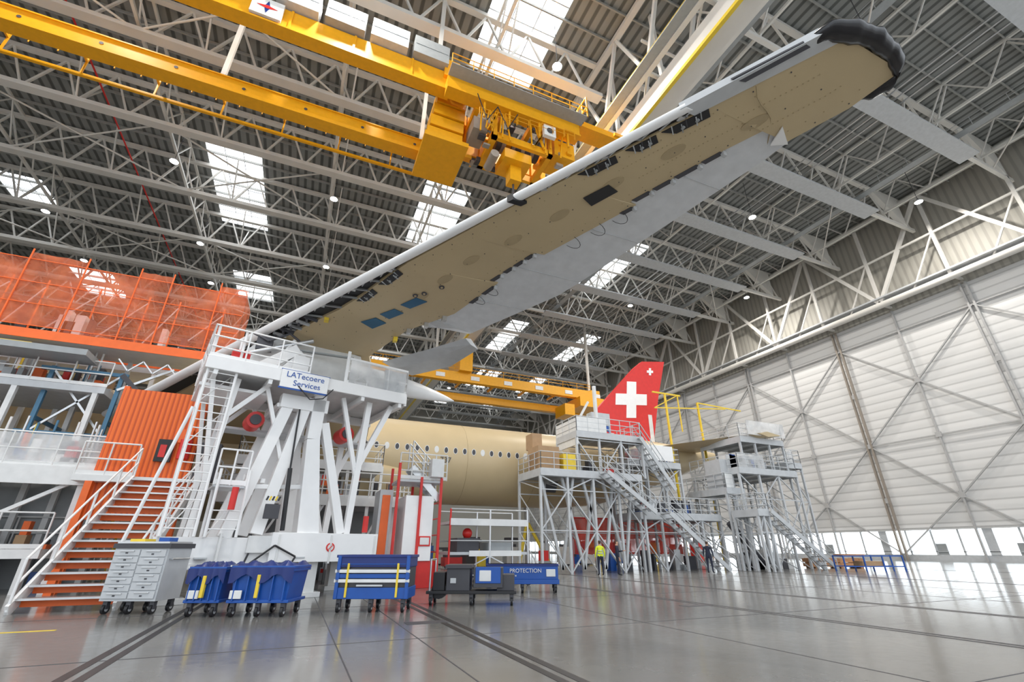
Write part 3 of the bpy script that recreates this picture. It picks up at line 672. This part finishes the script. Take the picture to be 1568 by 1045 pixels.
for (x0,x1,y0,y1,z) in ((-3.2,4.6,22,28.4,3.3),(-3.2,3.6,25.5,28.8,5.3)):
    b.box((x0,y0,z-0.22),(x1,y1,z),'lgrey'); b.box((x0,y0-0.06,z-0.3),(x1,y0,z+0.05),'white')
    n=4
    for i in range(n+1):
        x=x0+(x1-x0)*i/n
        for y in (y0+0.1,y1-0.1): b.beam((x,y,0),(x,y,z),0.14,0.14,'white')
    b.rail([(x0,y1,z),(x0,y0,z),(x1,y0,z),(x1,y1,z)],'white',h=1.1,step=1.0,mid=3)
for i in range(110):
    z=random.choice((0,0,3.3)); x=random.uniform(-3,4); y=random.uniform(22.4,27); w=random.uniform(0.12,0.5); h_=random.uniform(0.3,1.5)
    b.box((x,y,z),(x+w,y+0.4,z+h_),random.choice(cl)); b.box((x+0.04,y-0.02,z+h_*0.6),(x+w-0.04,y,z+h_*0.9),random.choice(cl))
for x in (-2,-0.5,2): b.beam((x,22.1,0.2),(x+1.4,22.1,3.1),0.08,0.08,'white')
b.box((-3.2,26.6,0),(4.0,26.7,3.1),'grey')
b.box((3.4,22.5,0.2),(4.3,23.3,3.1),'bwhite'); b.box((3.2,22.1,0.2),(3.4,23.3,3.1),'red')
b.finish()
b=B('orange_safety_net')
x=-30.0; k=0
while x<-4.6:
    w=2.0 if k%3 else 1.3
    x2=min(x+w,-4.3); n=5
    for j in range(n):
        a=x+(x2-x)*j/n; c=x+(x2-x)*(j+1)/n
        zb_=9.8+0.12*math.sin(k*2); zt_=13.35-0.3*(k%2)
        b.add([(a,24.0+0.05*math.sin(j*2.5+k),zb_),(c,24.0+0.05*math.sin(j*2.5+2.5+k),zb_),(c,24.0+0.05*math.sin(j*2.5+2.5+k),zt_),(a,24.0+0.05*math.sin(j*2.5+k),zt_)],[(0,1,2,3)],'net')
    b.tube((x,23.93,9.6),(x,23.93,13.5),0.035,'ora',5); b.tube((x,25.95,9.6),(x,25.95,13.0),0.04,'ora',5)
    b.beam((x,25.9,9.7),(x2,25.9,12.6),0.05,0.05,'lgrey'); x+=w; k+=1
for z in (9.9,10.9,11.9,13.0): b.tube((-30,23.93,z),(-4.3,23.93,z),0.02,'ora',5)
for z in (10.2,11.0,12): b.tube((-30,25.95,z),(-4.3,25.95,z),0.05,'dgrey',5)
b.add([(-4.31,24,9.9),(-4.31,26,9.9),(-4.31,26,13.1),(-4.31,24,13.1)],[(0,1,2,3)],'net')
b.box((-30,23.9,9.4),(-4.3,26.0,9.6),'lgrey'); b.box((-30,23.88,9.35),(-4.3,23.92,9.75),'ora')
for x in (-29,-22,-16,-12,-8.6,-4.5):
    b.beam((x,25.9,7.6 if x<-8.4 else 9.5),(x,25.9,9.5),0.15,0.15,'lgrey')
b.beam((-4.6,25.9,0),(-4.6,25.9,9.5),0.18,0.18,'white')
for i in range(22):
    x=random.uniform(-20,-5); b.box((x,24.7,9.6),(x+random.uniform(0.1,0.4),25.1,9.6+random.uniform(0.4,1.6)),random.choice(['grey','ora','dgrey','dgrey','white']))
b.finish()

b=B('control_cabin')
x0,x1,y0,y1=3.3,5.0,18.6,20.2
for x in (x0,x1,4.2):
    for y in (y0,y1): b.box((x-0.05,y-0.05,0),(x+0.05,y+0.05,3.9 if x!=x0 else 4.4),'red')
b.box((x0+0.35,y0+0.02,0.9),(x1-0.25,y1,3.2),'bwhite'); b.box((x0,y0,3.7),(x1,y1,3.8),'lgrey')
b.box((x1-0.75,y0-0.02,1.4),(x1-0.3,y0,1.75),'red'); b.box((x1-0.7,y0-0.03,1.45),(x1-0.35,y0-0.01,1.7),'white')
b.rail([(x0,y0,3.8),(x1+0.2,y0,3.8)],'white',h=1.0,step=0.5,mid=3)
b.stairs((5.0,y0+0.2,3.1),(3.8,y0+0.2,4.3),(0,0.7,0),6,'alu','alu',rail=True)
b.box((x0+0.4,y0+0.1,0),(x1,y1,0.9),'red'); b.box((x1-0.5,y0-0.3,3.9),(x1,y0+0.3,4.6),'white')
for z in (1.2,1.8,2.4,3.0): b.tube((x1+0.02,y0,z),(x1+0.02,y1,z),0.03,'red',6)
b.box((x0-0.6,y0+0.3,0),(x0-0.1,y1,3.4),'lgrey'); b.box((x0-0.5,y0+0.27,0.4),(x0-0.2,y0+0.3,3.2),'ora')
b.finish(bevel=0.01)
b=B('mobile_work_platform')
x0,x1,y0,y1=5.4,8.7,18.4,20.0
for x in (x0,x1,(x0+x1)/2):
    for y in (y0,y1): b.tube((x,y,0.16),(x,y,2.75),0.04,'red' if x==x0 else 'alu',8); b.tube((x,y-0.04,0.1),(x,y+0.04,0.1),0.1,'black',10)
for z in (2.2,1.1): b.box((x0,y0,z),(x1,y1,z+0.1),'lgrey'); 
b.box((x0,y0-0.04,2.15),(x1,y0,2.4),'white'); b.box((x0+0.8,y0-0.03,1.05),(x1-0.3,y0,1.25),'white')
for z in (0.4,1.6,2.75): b.tube((x0,y0,z),(x1,y0,z),0.03,'alu',6); b.tube((x0,y1,z),(x1,y1,z),0.03,'alu',6)
b.beam((x0,y0,0.3),((x0+x1)/2,y0,1.05),0.04,0.04,'alu'); b.beam(((x0+x1)/2,y0,1.05),(x1,y0,0.3),0.04,0.04,'alu')
b.box((x0+0.4,y0+0.3,1.2),(x0+1.3,y1-0.3,1.7),'dgrey'); b.box((x0+1.7,y0+0.3,1.2),(x0+2.7,y1-0.3,1.55),'grey'); b.ball((x0+0.9,19,1.88),0.2,'red')
b.box((x0+0.6,y0+0.2,0.3),(x1-0.5,y1-0.2,0.6),'dgrey')
b.finish()

# ---------------------------------------------------------------- carts
def caster(b,x,y,r=0.11):
    b.tube((x-0.03,y,r),(x+0.03,y,r),r,'black',14); b.tube((x-0.035,y,r),(x+0.035,y,r),r*0.5,'lgrey',10)
    b.box((x-0.05,y-0.05,r),(x+0.05,y+0.05,r*2+0.08),'dgrey')
b=B('tool_cabinet',XF(-3.0,14.25,0,-24))
for x in (-0.52,0.0,0.52):
    for y in (-0.28,0.28): caster(b,x,y,0.1)
b.box((-0.62,-0.4,0.26),(0.62,0.4,1.32),'lgrey'); b.box((-0.66,-0.44,1.32),(0.66,0.44,1.42),'dgrey'); b.box((-0.6,-0.42,1.42),(0.6,0.4,1.46),'alu')
for c in range(2):
    n=7 if c==0 else 6
    for i in range(n):
        h_=1.0/n; z=0.3+h_*i; xa=-0.59+0.6*c
        b.box((xa,-0.43,z+0.012),(xa+0.57,-0.4,z+h_-0.012),'lgrey'); b.box((xa+0.12,-0.45,z+h_-0.05),(xa+0.45,-0.43,z+h_-0.025),'alu')
        b.box((xa+0.25,-0.435,z+0.05),(xa+0.31,-0.43,z+0.08),'dgrey')
b.tube((0.68,-0.3,1.1),(0.68,0.3,1.1),0.02,'alu',6)
for y in (-0.3,0.3): b.tube((0.62,y,1.1),(0.68,y,1.1),0.02,'alu',6)
b.box((-0.5,-0.2,1.46),(-0.15,0.15,1.52),'yel2'); b.box((0.1,-0.1,1.46),(0.35,0.2,1.55),'blue')
b.finish(bevel=0.008)
def bincart(x,y,ang,w,d,h,kind):
    b=B('blue_cart' if kind!='C' else 'parts_trolley',XF(x,y,0,ang))
    n=3 if w>1.2 else 2
    for i in range(n):
        for yy in (-d/2+0.1,d/2-0.1): caster(b,-w/2+0.12+(w-0.24)*i/(n-1),yy,0.1)
    if kind=='A':
        b.box((-w/2,-d/2,0.26),(w/2,d/2,0.32),'blue')
        t=[(-w/2+0.02,-d/2+0.02,h-0.12),(w/2-0.02,-d/2+0.02,h-0.12),(w/2-0.02,d/2-0.02,h-0.12),(-w/2+0.02,d/2-0.02,h-0.12)]
        bo=[(p[0]*0.92,p[1]*0.92,0.32) for p in t]; b.loft([bo,t],'blue',smooth=False)
        b.box((-w/2-0.02,-d/2-0.02,h-0.16),(w/2+0.02,d/2+0.02,h-0.05),'blue')
        top=[]
        for j in range(7):
            top.append([(-w/2-0.03+(w+0.06)*i/12,-d/2-0.03+(d+0.06)*j/6,h-0.1+(0.1+0.06*math.sin(i*1.9+j*1.3) if 0<j<6 and 0<i<12 else 0)) for i in range(13)])
        b.loft(top,'navy',closed=False,cap=False)
        fr_=[[( -w/2-0.03+(w+0.06)*i/16,-d/2-0.04-0.02*(i%2),h-0.08) for i in range(17)],[(-w/2-0.02+(w+0.04)*i/16,-d/2-0.05+0.03*math.sin(i*2.1),h-0.3-0.09*math.sin(i*0.8+w)) for i in range(17)]]
        b.loft(fr_,'navy',closed=False,cap=False)
        x_=-w/2+0.45*w
        b.box((x_,-d/2-0.075,0.36),(x_+0.07,-d/2+0.01,h-0.22),'yel2')
        for i in range(5): b.beam((-w/2+w*(i+0.5)/5,-d/2-0.01,0.3),(-w/2+w*(i+0.5)/5,-d/2-0.01,h-0.15),0.03,0.05,'blue')
        b.box((-w/2+0.05,-d/2-0.03,0.34),(-w/2+0.3,-d/2+0.01,0.5),'white')
        b.tube((-w/2-0.05,-d/2,0.95*h),(-w/2-0.05,d/2,0.95*h),0.02,'alu',6)
    if kind=='B':
        b.box((-w/2,-d/2,0.27),(w/2,d/2,0.5),'blue'); b.box((-w/2,-d/2,0.92),(w/2,d/2,h),'navy'); b.box((-w/2+0.02,-d/2+0.03,0.5),(w/2-0.02,d/2-0.02,0.92),'dgrey')
        for z in (0.60,0.80): b.box((-w/2-0.02,-d/2-0.03,z),(w/2,-d/2+0.04,z+0.07),'white')
        b.box((-w/2,-d/2-0.01,0.69),(w/2,-d/2+0.03,0.78),'blue')
        for x_ in (-w/2+0.25,w/2-0.3):
            b.box((x_,-d/2-0.035,0.3),(x_+0.05,-d/2,1.0),'yel2')
        b.box((-0.35,-d/2-0.03,0.52),(0.25,-d/2,0.56),'lgrey'); b.box((-w/2+0.1,-d/2-0.02,0.97),(w/2-0.1,-d/2,0.99),'blue')
        b.box((-w/2-0.03,-d/2-0.02,h-0.04),(w/2+0.03,d/2+0.02,h+0.02),'navy')
        for x_ in (-w/2+0.05,w/2-0.05): b.box((x_-0.04,-d/2-0.03,0.27),(x_+0.04,-d/2+0.02,h),'blue')
    if kind=='C':
        b.box((-w/2,-d/2,0.26),(w/2,d/2,0.33),'black'); b.box((-w/2+0.5,-d/2+0.05,0.33),(-w/2+1.1,d/2-0.05,0.9),'dgrey'); b.box((-w/2+0.46,-d/2,0.84),(-w/2+1.14,d/2,0.93),'dgrey')
        b.box((-w/2+0.6,-d/2+0.03,0.5),(-w/2+0.75,-d/2+0.05,0.62),'lgrey')
        b.box((-w/2+1.2,-d/2+0.02,0.4),(w/2-0.35,d/2-0.05,0.86),'dgrey'); b.box((-w/2+1.25,-d/2,0.5),(w/2-0.4,-d/2+0.02,0.88),'blue'); b.box((-w/2+1.35,-d/2-0.01,0.55),(-w/2+1.65,-d/2+0.01,0.8),'white')
        b.box((w/2-0.5,-d/2+0.1,0.33),(w/2-0.05,d/2-0.1,0.7),'dgrey')
        b.tube((-w/2+0.08,-d/2+0.05,0.33),(-w/2+0.08,-d/2+0.05,1.05),0.025,'alu',6); b.tube((-w/2+0.08,d/2-0.05,0.33),(-w/2+0.08,d/2-0.05,1.05),0.025,'alu',6); b.tube((-w/2+0.08,-d/2+0.05,1.05),(-w/2+0.08,d/2-0.05,1.05),0.025,'alu',6)
        b.tube((-w/2+0.3,-d/2+0.2,0.33),(-w/2+0.3,d/2-0.2,0.33),0.2,'black',12); b.box((-w/2+0.15,-d/2+0.1,0.33),(-w/2+0.45,d/2-0.1,0.75),'black')
    if kind=='D':
        b.box((-w/2,-d/2,0.26),(w/2,d/2,0.4),'blue'); b.box((-w/2+0.03,-d/2+0.03,0.4),(w/2-0.03,d/2-0.03,h),'blue')
        b.box((-w/2,-d/2,h-0.06),(w/2,d/2,h),'navy'); b.box((w/2-0.42,-d/2,0.48),(w/2-0.12,-d/2+0.03,0.7),'white')
        for i in range(9): b.box((-w/2+0.15+0.1*i,-d/2,0.48),(-w/2+0.2+0.1*i,-d/2+0.02,0.53),'lgrey')
    o=b.finish(bevel=0.01)
    if kind=='D':
        bpy.context.view_layer.update()
        text('PROTECTION',0.17,XF(x,y,0,ang)@Matrix.Translation((0.1,-d/2-0.005,0.6))@rx,'white','cart_label',o)
    return o
bincart(-1.45,13.2,-22,0.75,0.9,1.0,'A'); bincart(-0.35,12.75,-22,1.3,0.95,1.02,'A')
bincart(1.95,12.55,-23,1.7,0.9,1.16,'B'); bincart(4.5,12.95,-24,2.3,0.9,1.0,'C'); bincart(7.2,15.7,-23,2.4,0.9,0.85,'D')
bincart(-7.2,15.0,-20,1.0,0.8,0.9,'A')
b=B('wooden_crate',XF(38.0,25.6,0,-23))
for k in range(2):
    b.box((-2.2,-0.6,0.1+0.3*k),(1.7,0.6,0.36+0.3*k),'wood')
    for x in (-1.9,0,1.5): b.box((x-0.1,-0.62,0 if k==0 else 0.3),(x+0.1,0.62,0.1 if k==0 else 0.68),'wood')
b.finish()
b=B('blue_trestle_cart',XF(34.2,20.9,0,-23))
for x in (-1.9,-0.6,0.6,1.9):
    for y in (-0.5,0.5): b.beam((x,y,0),(x,y,0.95),0.07,0.07,'blue')
    b.beam((x,-0.5,0.9),(x,0.5,0.9),0.07,0.07,'blue')
for y in (-0.5,0.5):
    for z in (0.3,0.9): b.beam((-1.9,y,z),(1.9,y,z),0.06,0.06,'blue')
b.box((-0.7,-0.45,0.32),(0.7,0.45,0.6),'card'); b.box((-1.9,-0.4,0.93),(-0.4,0.4,1.0),'wood'); b.finish()

# ---------------------------------------------------------------- tail docks (right)
def dock(b,x0,x1,y0,y1,z,m='lgrey',legs=True,nx=3,brace=True,zb=0,panel=None,rails=True):
    b.box((x0,y0,z-0.18),(x1,y1,z),'grey'); b.box((x0-0.03,y0-0.04,z-0.3),(x1+0.03,y0,z+0.12),m); b.box((x0-0.04,y0,z-0.3),(x0,y1,z+0.12),m)
    for i in range(nx+1):
        x=x0+(x1-x0)*i/nx
        b.beam((x,y0,z-0.25),(x,y1,z-0.25),0.1,0.16,m)
        if legs:
            for y in (y0+0.1,y1-0.1): b.beam((x,y,zb),(x,y,z-0.2),0.14,0.14,m)
        if brace and legs and i<nx:
            xn=x0+(x1-x0)*(i+1)/nx; zz=zb; k=0
            while zz<z-0.6:
                zn=min(z-0.3,zz+2.3)
                if (i+k)%2: b.beam((x,y0+0.1,zz),(xn,y0+0.1,zn),0.07,0.07,m)
                else: b.beam((xn,y0+0.1,zz),(x,y0+0.1,zn),0.07,0.07,m)
                b.beam((x,y0+0.1,zn),(xn,y0+0.1,zn),0.06,0.06,m); b.beam((x,y1-0.1,zn),(xn,y1-0.1,zn),0.06,0.06,m)
                b.beam((x,y0+0.1,zz),(x,y1-0.1,zn),0.05,0.05,m)
                zz=zn; k+=1
    if rails: b.rail([(x0,y1,z),(x0,y0,z),(x1,y0,z),(x1,y1,z)],m,h=1.15,step=0.9,mid=3,r=0.03)
    if panel: b.box((x0,y0-0.02,z+0.15),(x0+(x1-x0)*0.45,y0,z+1.1),panel)
b=B('tail_access_dock')
dock(b,13,20.5,25.5,28.8,5.7,nx=4); b.box((13.1,26,5.7),(14.6,27.5,7.3),'card'); b.box((14.9,26,5.7),(15.8,27,6.9),'yel2')
dock(b,16,21.3,26,28.8,8.4,nx=3,zb=5.7,panel='white'); b.box((16,26,7.6),(16.1,28.8,9.4),'white')
dock(b,20.5,27.5,26,29,3.4,nx=4); dock(b,20.8,25.4,27,29.3,7.0,nx=3,zb=3.4,panel='guard')
b.stairs((20.6,25.4,3.4),(17.2,25.4,5.7),(0,-0.9,0),9,'alu','lgrey')
b.stairs((25.8,25.2,0.05),(21.5,25.2,3.4),(0,-0.9,0),12,'alu','lgrey')
b.stairs((23.4,26.4,5.0),(20.9,26.4,8.4),(0,-0.8,0),10,'alu','lgrey')
b.box((17.8,26.3,8.4),(18.0,26.5,12.0),'white'); b.box((13.2,27.0,7.3),(13.9,28.0,8.3),'card')
for x in (14.5,16.0,17.5,19):
    b.beam((x,26,0.2),(x-1.3,26,5.4),0.16,0.16,'lgrey'); b.beam((x,26,0.2),(x+1.0,26,5.4),0.16,0.16,'lgrey')
b.box((22.0,26.9,7.2),(24.8,27.0,8.3),'bwhite'); b.box((18.6,28,8.4),(20.2,28.7,10.6),'lgrey'); b.beam((16.6,28.2,8.4),(18.5,28.2,11.4),0.14,0.14,'white')
for i in range(90):
    z=random.choice((0,3.4,5.7,8.4,7.0)); x0_,x1_={0:(13.5,26),3.4:(21,26.5),5.7:(15,19.5),8.4:(16.5,20.5),7.0:(21,25)}[z]; x=random.uniform(x0_,x1_); y=random.uniform(27.2,28.2); w=random.uniform(0.2,0.7)
    b.box((x,y,z),(x+w,y+0.5,z+random.uniform(0.3,1.3)),random.choice(['grey','white','blue','dgrey','dgrey','alu','red']))
b.finish()
b=B('tailplane_access_dock')
dock(b,28.5,34.5,24.5,29.2,6.6,nx=3,panel='guard'); dock(b,29.6,34.2,24.8,28.8,9.0,nx=3,zb=6.6,panel='guard',brace=False)
dock(b,27.7,29.4,25.2,29,5.2,nx=2,panel='white')
b.box((27.8,25.5,5.2),(28.9,27,7.4),'lgrey')
b.stairs((33.8,23.6,0.05),(28.6,23.6,3.6),(0,-0.9,0),13,'alu','lgrey'); dock(b,27.6,28.6,22.9,25,3.6,nx=2)
dock(b,34.5,36.0,25,28.5,7.4,nx=1,brace=True,panel='guard')
b.box((30,24.3,9.2),(34,24.35,10.3),'guard'); 
for i in range(26):
    x=random.uniform(28.8,33.5); z=random.choice((0,6.6)); b.box((x,26,z),(x+0.6,26.6,z+random.uniform(0.4,1.5)),random.choice(['grey','white','lgrey','blue','dgrey']))
# flexible air duct hanging under the dock
pts=[(27.8+3.0*k/12,25.6-0.2*math.sin(k/4),0.4+2.6*(1-k/12)**1.6) for k in range(13)]
for a,c in zip(pts[:-1],pts[1:]): b.tube(a,c,0.24,'dgrey',12)
b.finish()
b=B('red_protective_curtain')
x=17.5; k=0
while x<27:
    b.prism([(x,29.6+0.08*(k%2),1.0),(x+0.5,29.6+0.08*((k+1)%2),0.95),(x+0.5,29.6+0.08*((k+1)%2),3.3),(x,29.6+0.08*(k%2),3.3)],(0,0.02,0),'netr'); x+=0.5; k+=1
b.tube((17.4,29.63,3.3),(27.1,29.63,3.3),0.05,'red',6)
for x in (17.4,20.6,23.8,27.1): b.tube((x,29.63,0),(x,29.63,3.3),0.05,'red',6)
b.finish()
b=B('yellow_jib_frame')
b.beam((27.3,29.6,0),(27.3,29.6,13.6),0.14,0.14,'yel2'); b.beam((30.9,29.6,0),(30.9,29.6,13.2),0.14,0.14,'yel2')
b.beam((26,29.6,13.6),(29,29.6,13.6),0.12,0.12,'yel2'); b.beam((26,29.6,12.2),(34.2,29.6,13.0),0.09,0.09,'yel2'); b.beam((28.7,29.6,13.6),(28.7,29.6,10.4),0.08,0.08,'yel2'); b.beam((26,29.6,12.2),(28.7,29.6,13.6),0.07,0.07,'yel2')
b.beam((30.9,29.6,13.2),(34.2,28,12.4),0.09,0.09,'yel2')
b.finish()
b=B('ground_equipment')
for i in range(36):
    x=random.uniform(6,34); y=random.uniform(35,44); w=random.uniform(0.5,1.6); h_=random.uniform(0.6,2.2)
    b.box((x,y,0.15),(x+w,y+w*0.8,h_),random.choice(['white','grey','blue','lgrey','yel2','dgrey','red'])); b.box((x+0.1,y+0.1,h_),(x+w-0.1,y+w*0.8-0.1,h_+0.2),'dgrey')
    for q in (0.1,w-0.1): b.tube((x+q,y+0.02,0.12),(x+q,y+0.1,0.12),0.12,'black',8)
b.finish()

# ---------------------------------------------------------------- people
def person(x,y,ang,top,legs,arm_up=False,name='worker',z0=0):
    J={'pel':(0,0,0.98,0.13,0.11),'sp':(0,0,1.15,0.13,0.1),'ch':(0,0.0,1.33,0.165,0.11),'nk':(0,0,1.47,0.06,0.06),'hd':(0,-0.01,1.56,0.065,0.075),'ht':(0,0.0,1.68,0.085,0.095),'tp':(0,0.01,1.74,0.06,0.07)}
    E=[('pel','sp'),('sp','ch'),('ch','nk'),('nk','hd'),('hd','ht'),('ht','tp')]
    for s,t in ((-1,'l'),(1,'r')):
        J['hip'+t]=(0.10*s,0,0.90,0.095,0.095); J['kn'+t]=(0.12*s,-0.03,0.50,0.06,0.06); J['an'+t]=(0.13*s,0.02*s,0.10,0.042,0.042); J['to'+t]=(0.15*s,-0.15+0.02*s,0.04,0.04,0.03)
        J['sh'+t]=(0.19*s,0,1.40,0.06,0.06)
        if arm_up and s==1: J['el'+t]=(0.25*s,-0.12,1.18,0.045,0.045); J['wr'+t]=(0.16*s,-0.35,1.22,0.03,0.025); J['hn'+t]=(0.14*s,-0.42,1.23,0.035,0.018); d=Vector((-0.2,-1,0.1))
        else: J['el'+t]=(0.26*s,0.02,1.12,0.045,0.045); J['wr'+t]=(0.27*s,-0.06,0.88,0.03,0.025); J['hn'+t]=(0.27*s,-0.08,0.80,0.02,0.036); d=Vector((0,-0.2,-1))
        E+= [('pel','hip'+t),('hip'+t,'kn'+t),('kn'+t,'an'+t),('an'+t,'to'+t),('ch','sh'+t),('sh'+t,'el'+t),('el'+t,'wr'+t),('wr'+t,'hn'+t)]
        d.normalize(); side=Vector((0,1,0)) if not(arm_up and s==1) else Vector((1,0,0))
        for k in range(5):
            o=Vector(J['hn'+t][:3]); off=side*((k-1.5)*0.019) if k<4 else side*(-0.035)
            L=(0.075,0.085,0.08,0.062,0.05)[k]
            p1=o+off+d*0.03; p2=o+off+d*(0.03+L*0.6)+ (side*-0.02 if k==4 else Vector((0,-0.006,0))); p3=p2+d*L*0.4+Vector((-0.012*s,-0.008,0))
            for n_,p in (('a',p1),('b',p2),('c',p3)): J['f%d%s%s'%(k,t,n_)]=(p.x,p.y,p.z,0.009,0.009)
            E+= [('hn'+t,'f%d%sa'%(k,t)),('f%d%sa'%(k,t),'f%d%sb'%(k,t)),('f%d%sb'%(k,t),'f%d%sc'%(k,t))]
    names=list(J); me=bpy.data.meshes.new('body'); me.from_pydata([J[n][:3] for n in names],[(names.index(a),names.index(c)) for a,c in E],[])
    o=bpy.data.objects.new('tmp',me); sc.collection.objects.link(o)
    o.modifiers.new('s','SKIN'); sv=me.skin_vertices[0].data
    for i,n in enumerate(names): sv[i].radius=J[n][3:]; sv[i].use_root=(n=='pel')
    ss=o.modifiers.new('u','SUBSURF'); ss.levels=2; ss.render_levels=2
    dg=bpy.context.evaluated_depsgraph_get(); dg.update(); m2=bpy.data.meshes.new_from_object(o.evaluated_get(dg)); bpy.data.objects.remove(o)
    for mm in (top,legs,'skin','hair','black'): m2.materials.append(M[mm])
    for p in m2.polygons:
        c=p.center; p.use_smooth=True
        hand=(c.z<0.9 and abs(c.x)>0.235 and c.z>0.6) or (arm_up and c.y<-0.33)
        if hand: k=2
        elif c.z>1.485: k=3 if (c.z>1.67 or (c.y>0.03 and c.z>1.56)) else 2
        elif c.z<0.1: k=4
        elif c.z<0.96 and abs(c.x)<0.235: k=1
        else: k=0
        p.material_index=k
    w=bpy.data.objects.new(name,m2); sc.collection.objects.link(w); w.matrix_world=XF(x,y,z0,ang)
    b=B('face')
    for s in (-1,1): b.ball((0.032*s,-0.088,1.645),0.012,'white',6); b.ball((0.032*s,-0.098,1.645),0.006,'black',6); b.ball((0.088*s,0.0,1.63),0.02,'skin',6,(0.5,1,1.4))
    b.ball((0,-0.1,1.615),0.016,'skin',6,(0.8,1.2,1.5)); b.box((-0.022,-0.092,1.575),(0.022,-0.083,1.583),'red')
    if top=='vest':
        for z in (1.08,1.2): b.tube((0,0,z),(0,0,z+0.04),0.155,'lgrey',16)
    f=b.finish(); f.parent=w
    return w
person(15.3,23.2,170,'vest','cloth'); person(16.2,22.9,60,'cloth','cloth',arm_up=True); person(22.6,22.8,120,'cloth','cloth')

# ---------------------------------------------------------------- light
w=bpy.data.worlds.new('world'); sc.world=w; w.use_nodes=True
bg=w.node_tree.nodes['Background']; bg.inputs[0].default_value=(0.88,0.94,1.0,1); bg.inputs[1].default_value=1.75

# ---------------------------------------------------------------- camera
cam=bpy.data.cameras.new('camera'); co=bpy.data.objects.new('camera',cam); sc.collection.objects.link(co); sc.camera=co
cam.lens=16.07; cam.sensor_width=36; cam.clip_end=1000; cam.clip_start=0.05
co.location=(0,0,1.3); co.rotation_euler=(math.pi/2+math.radians(24.5),0,-math.radians(23.5))
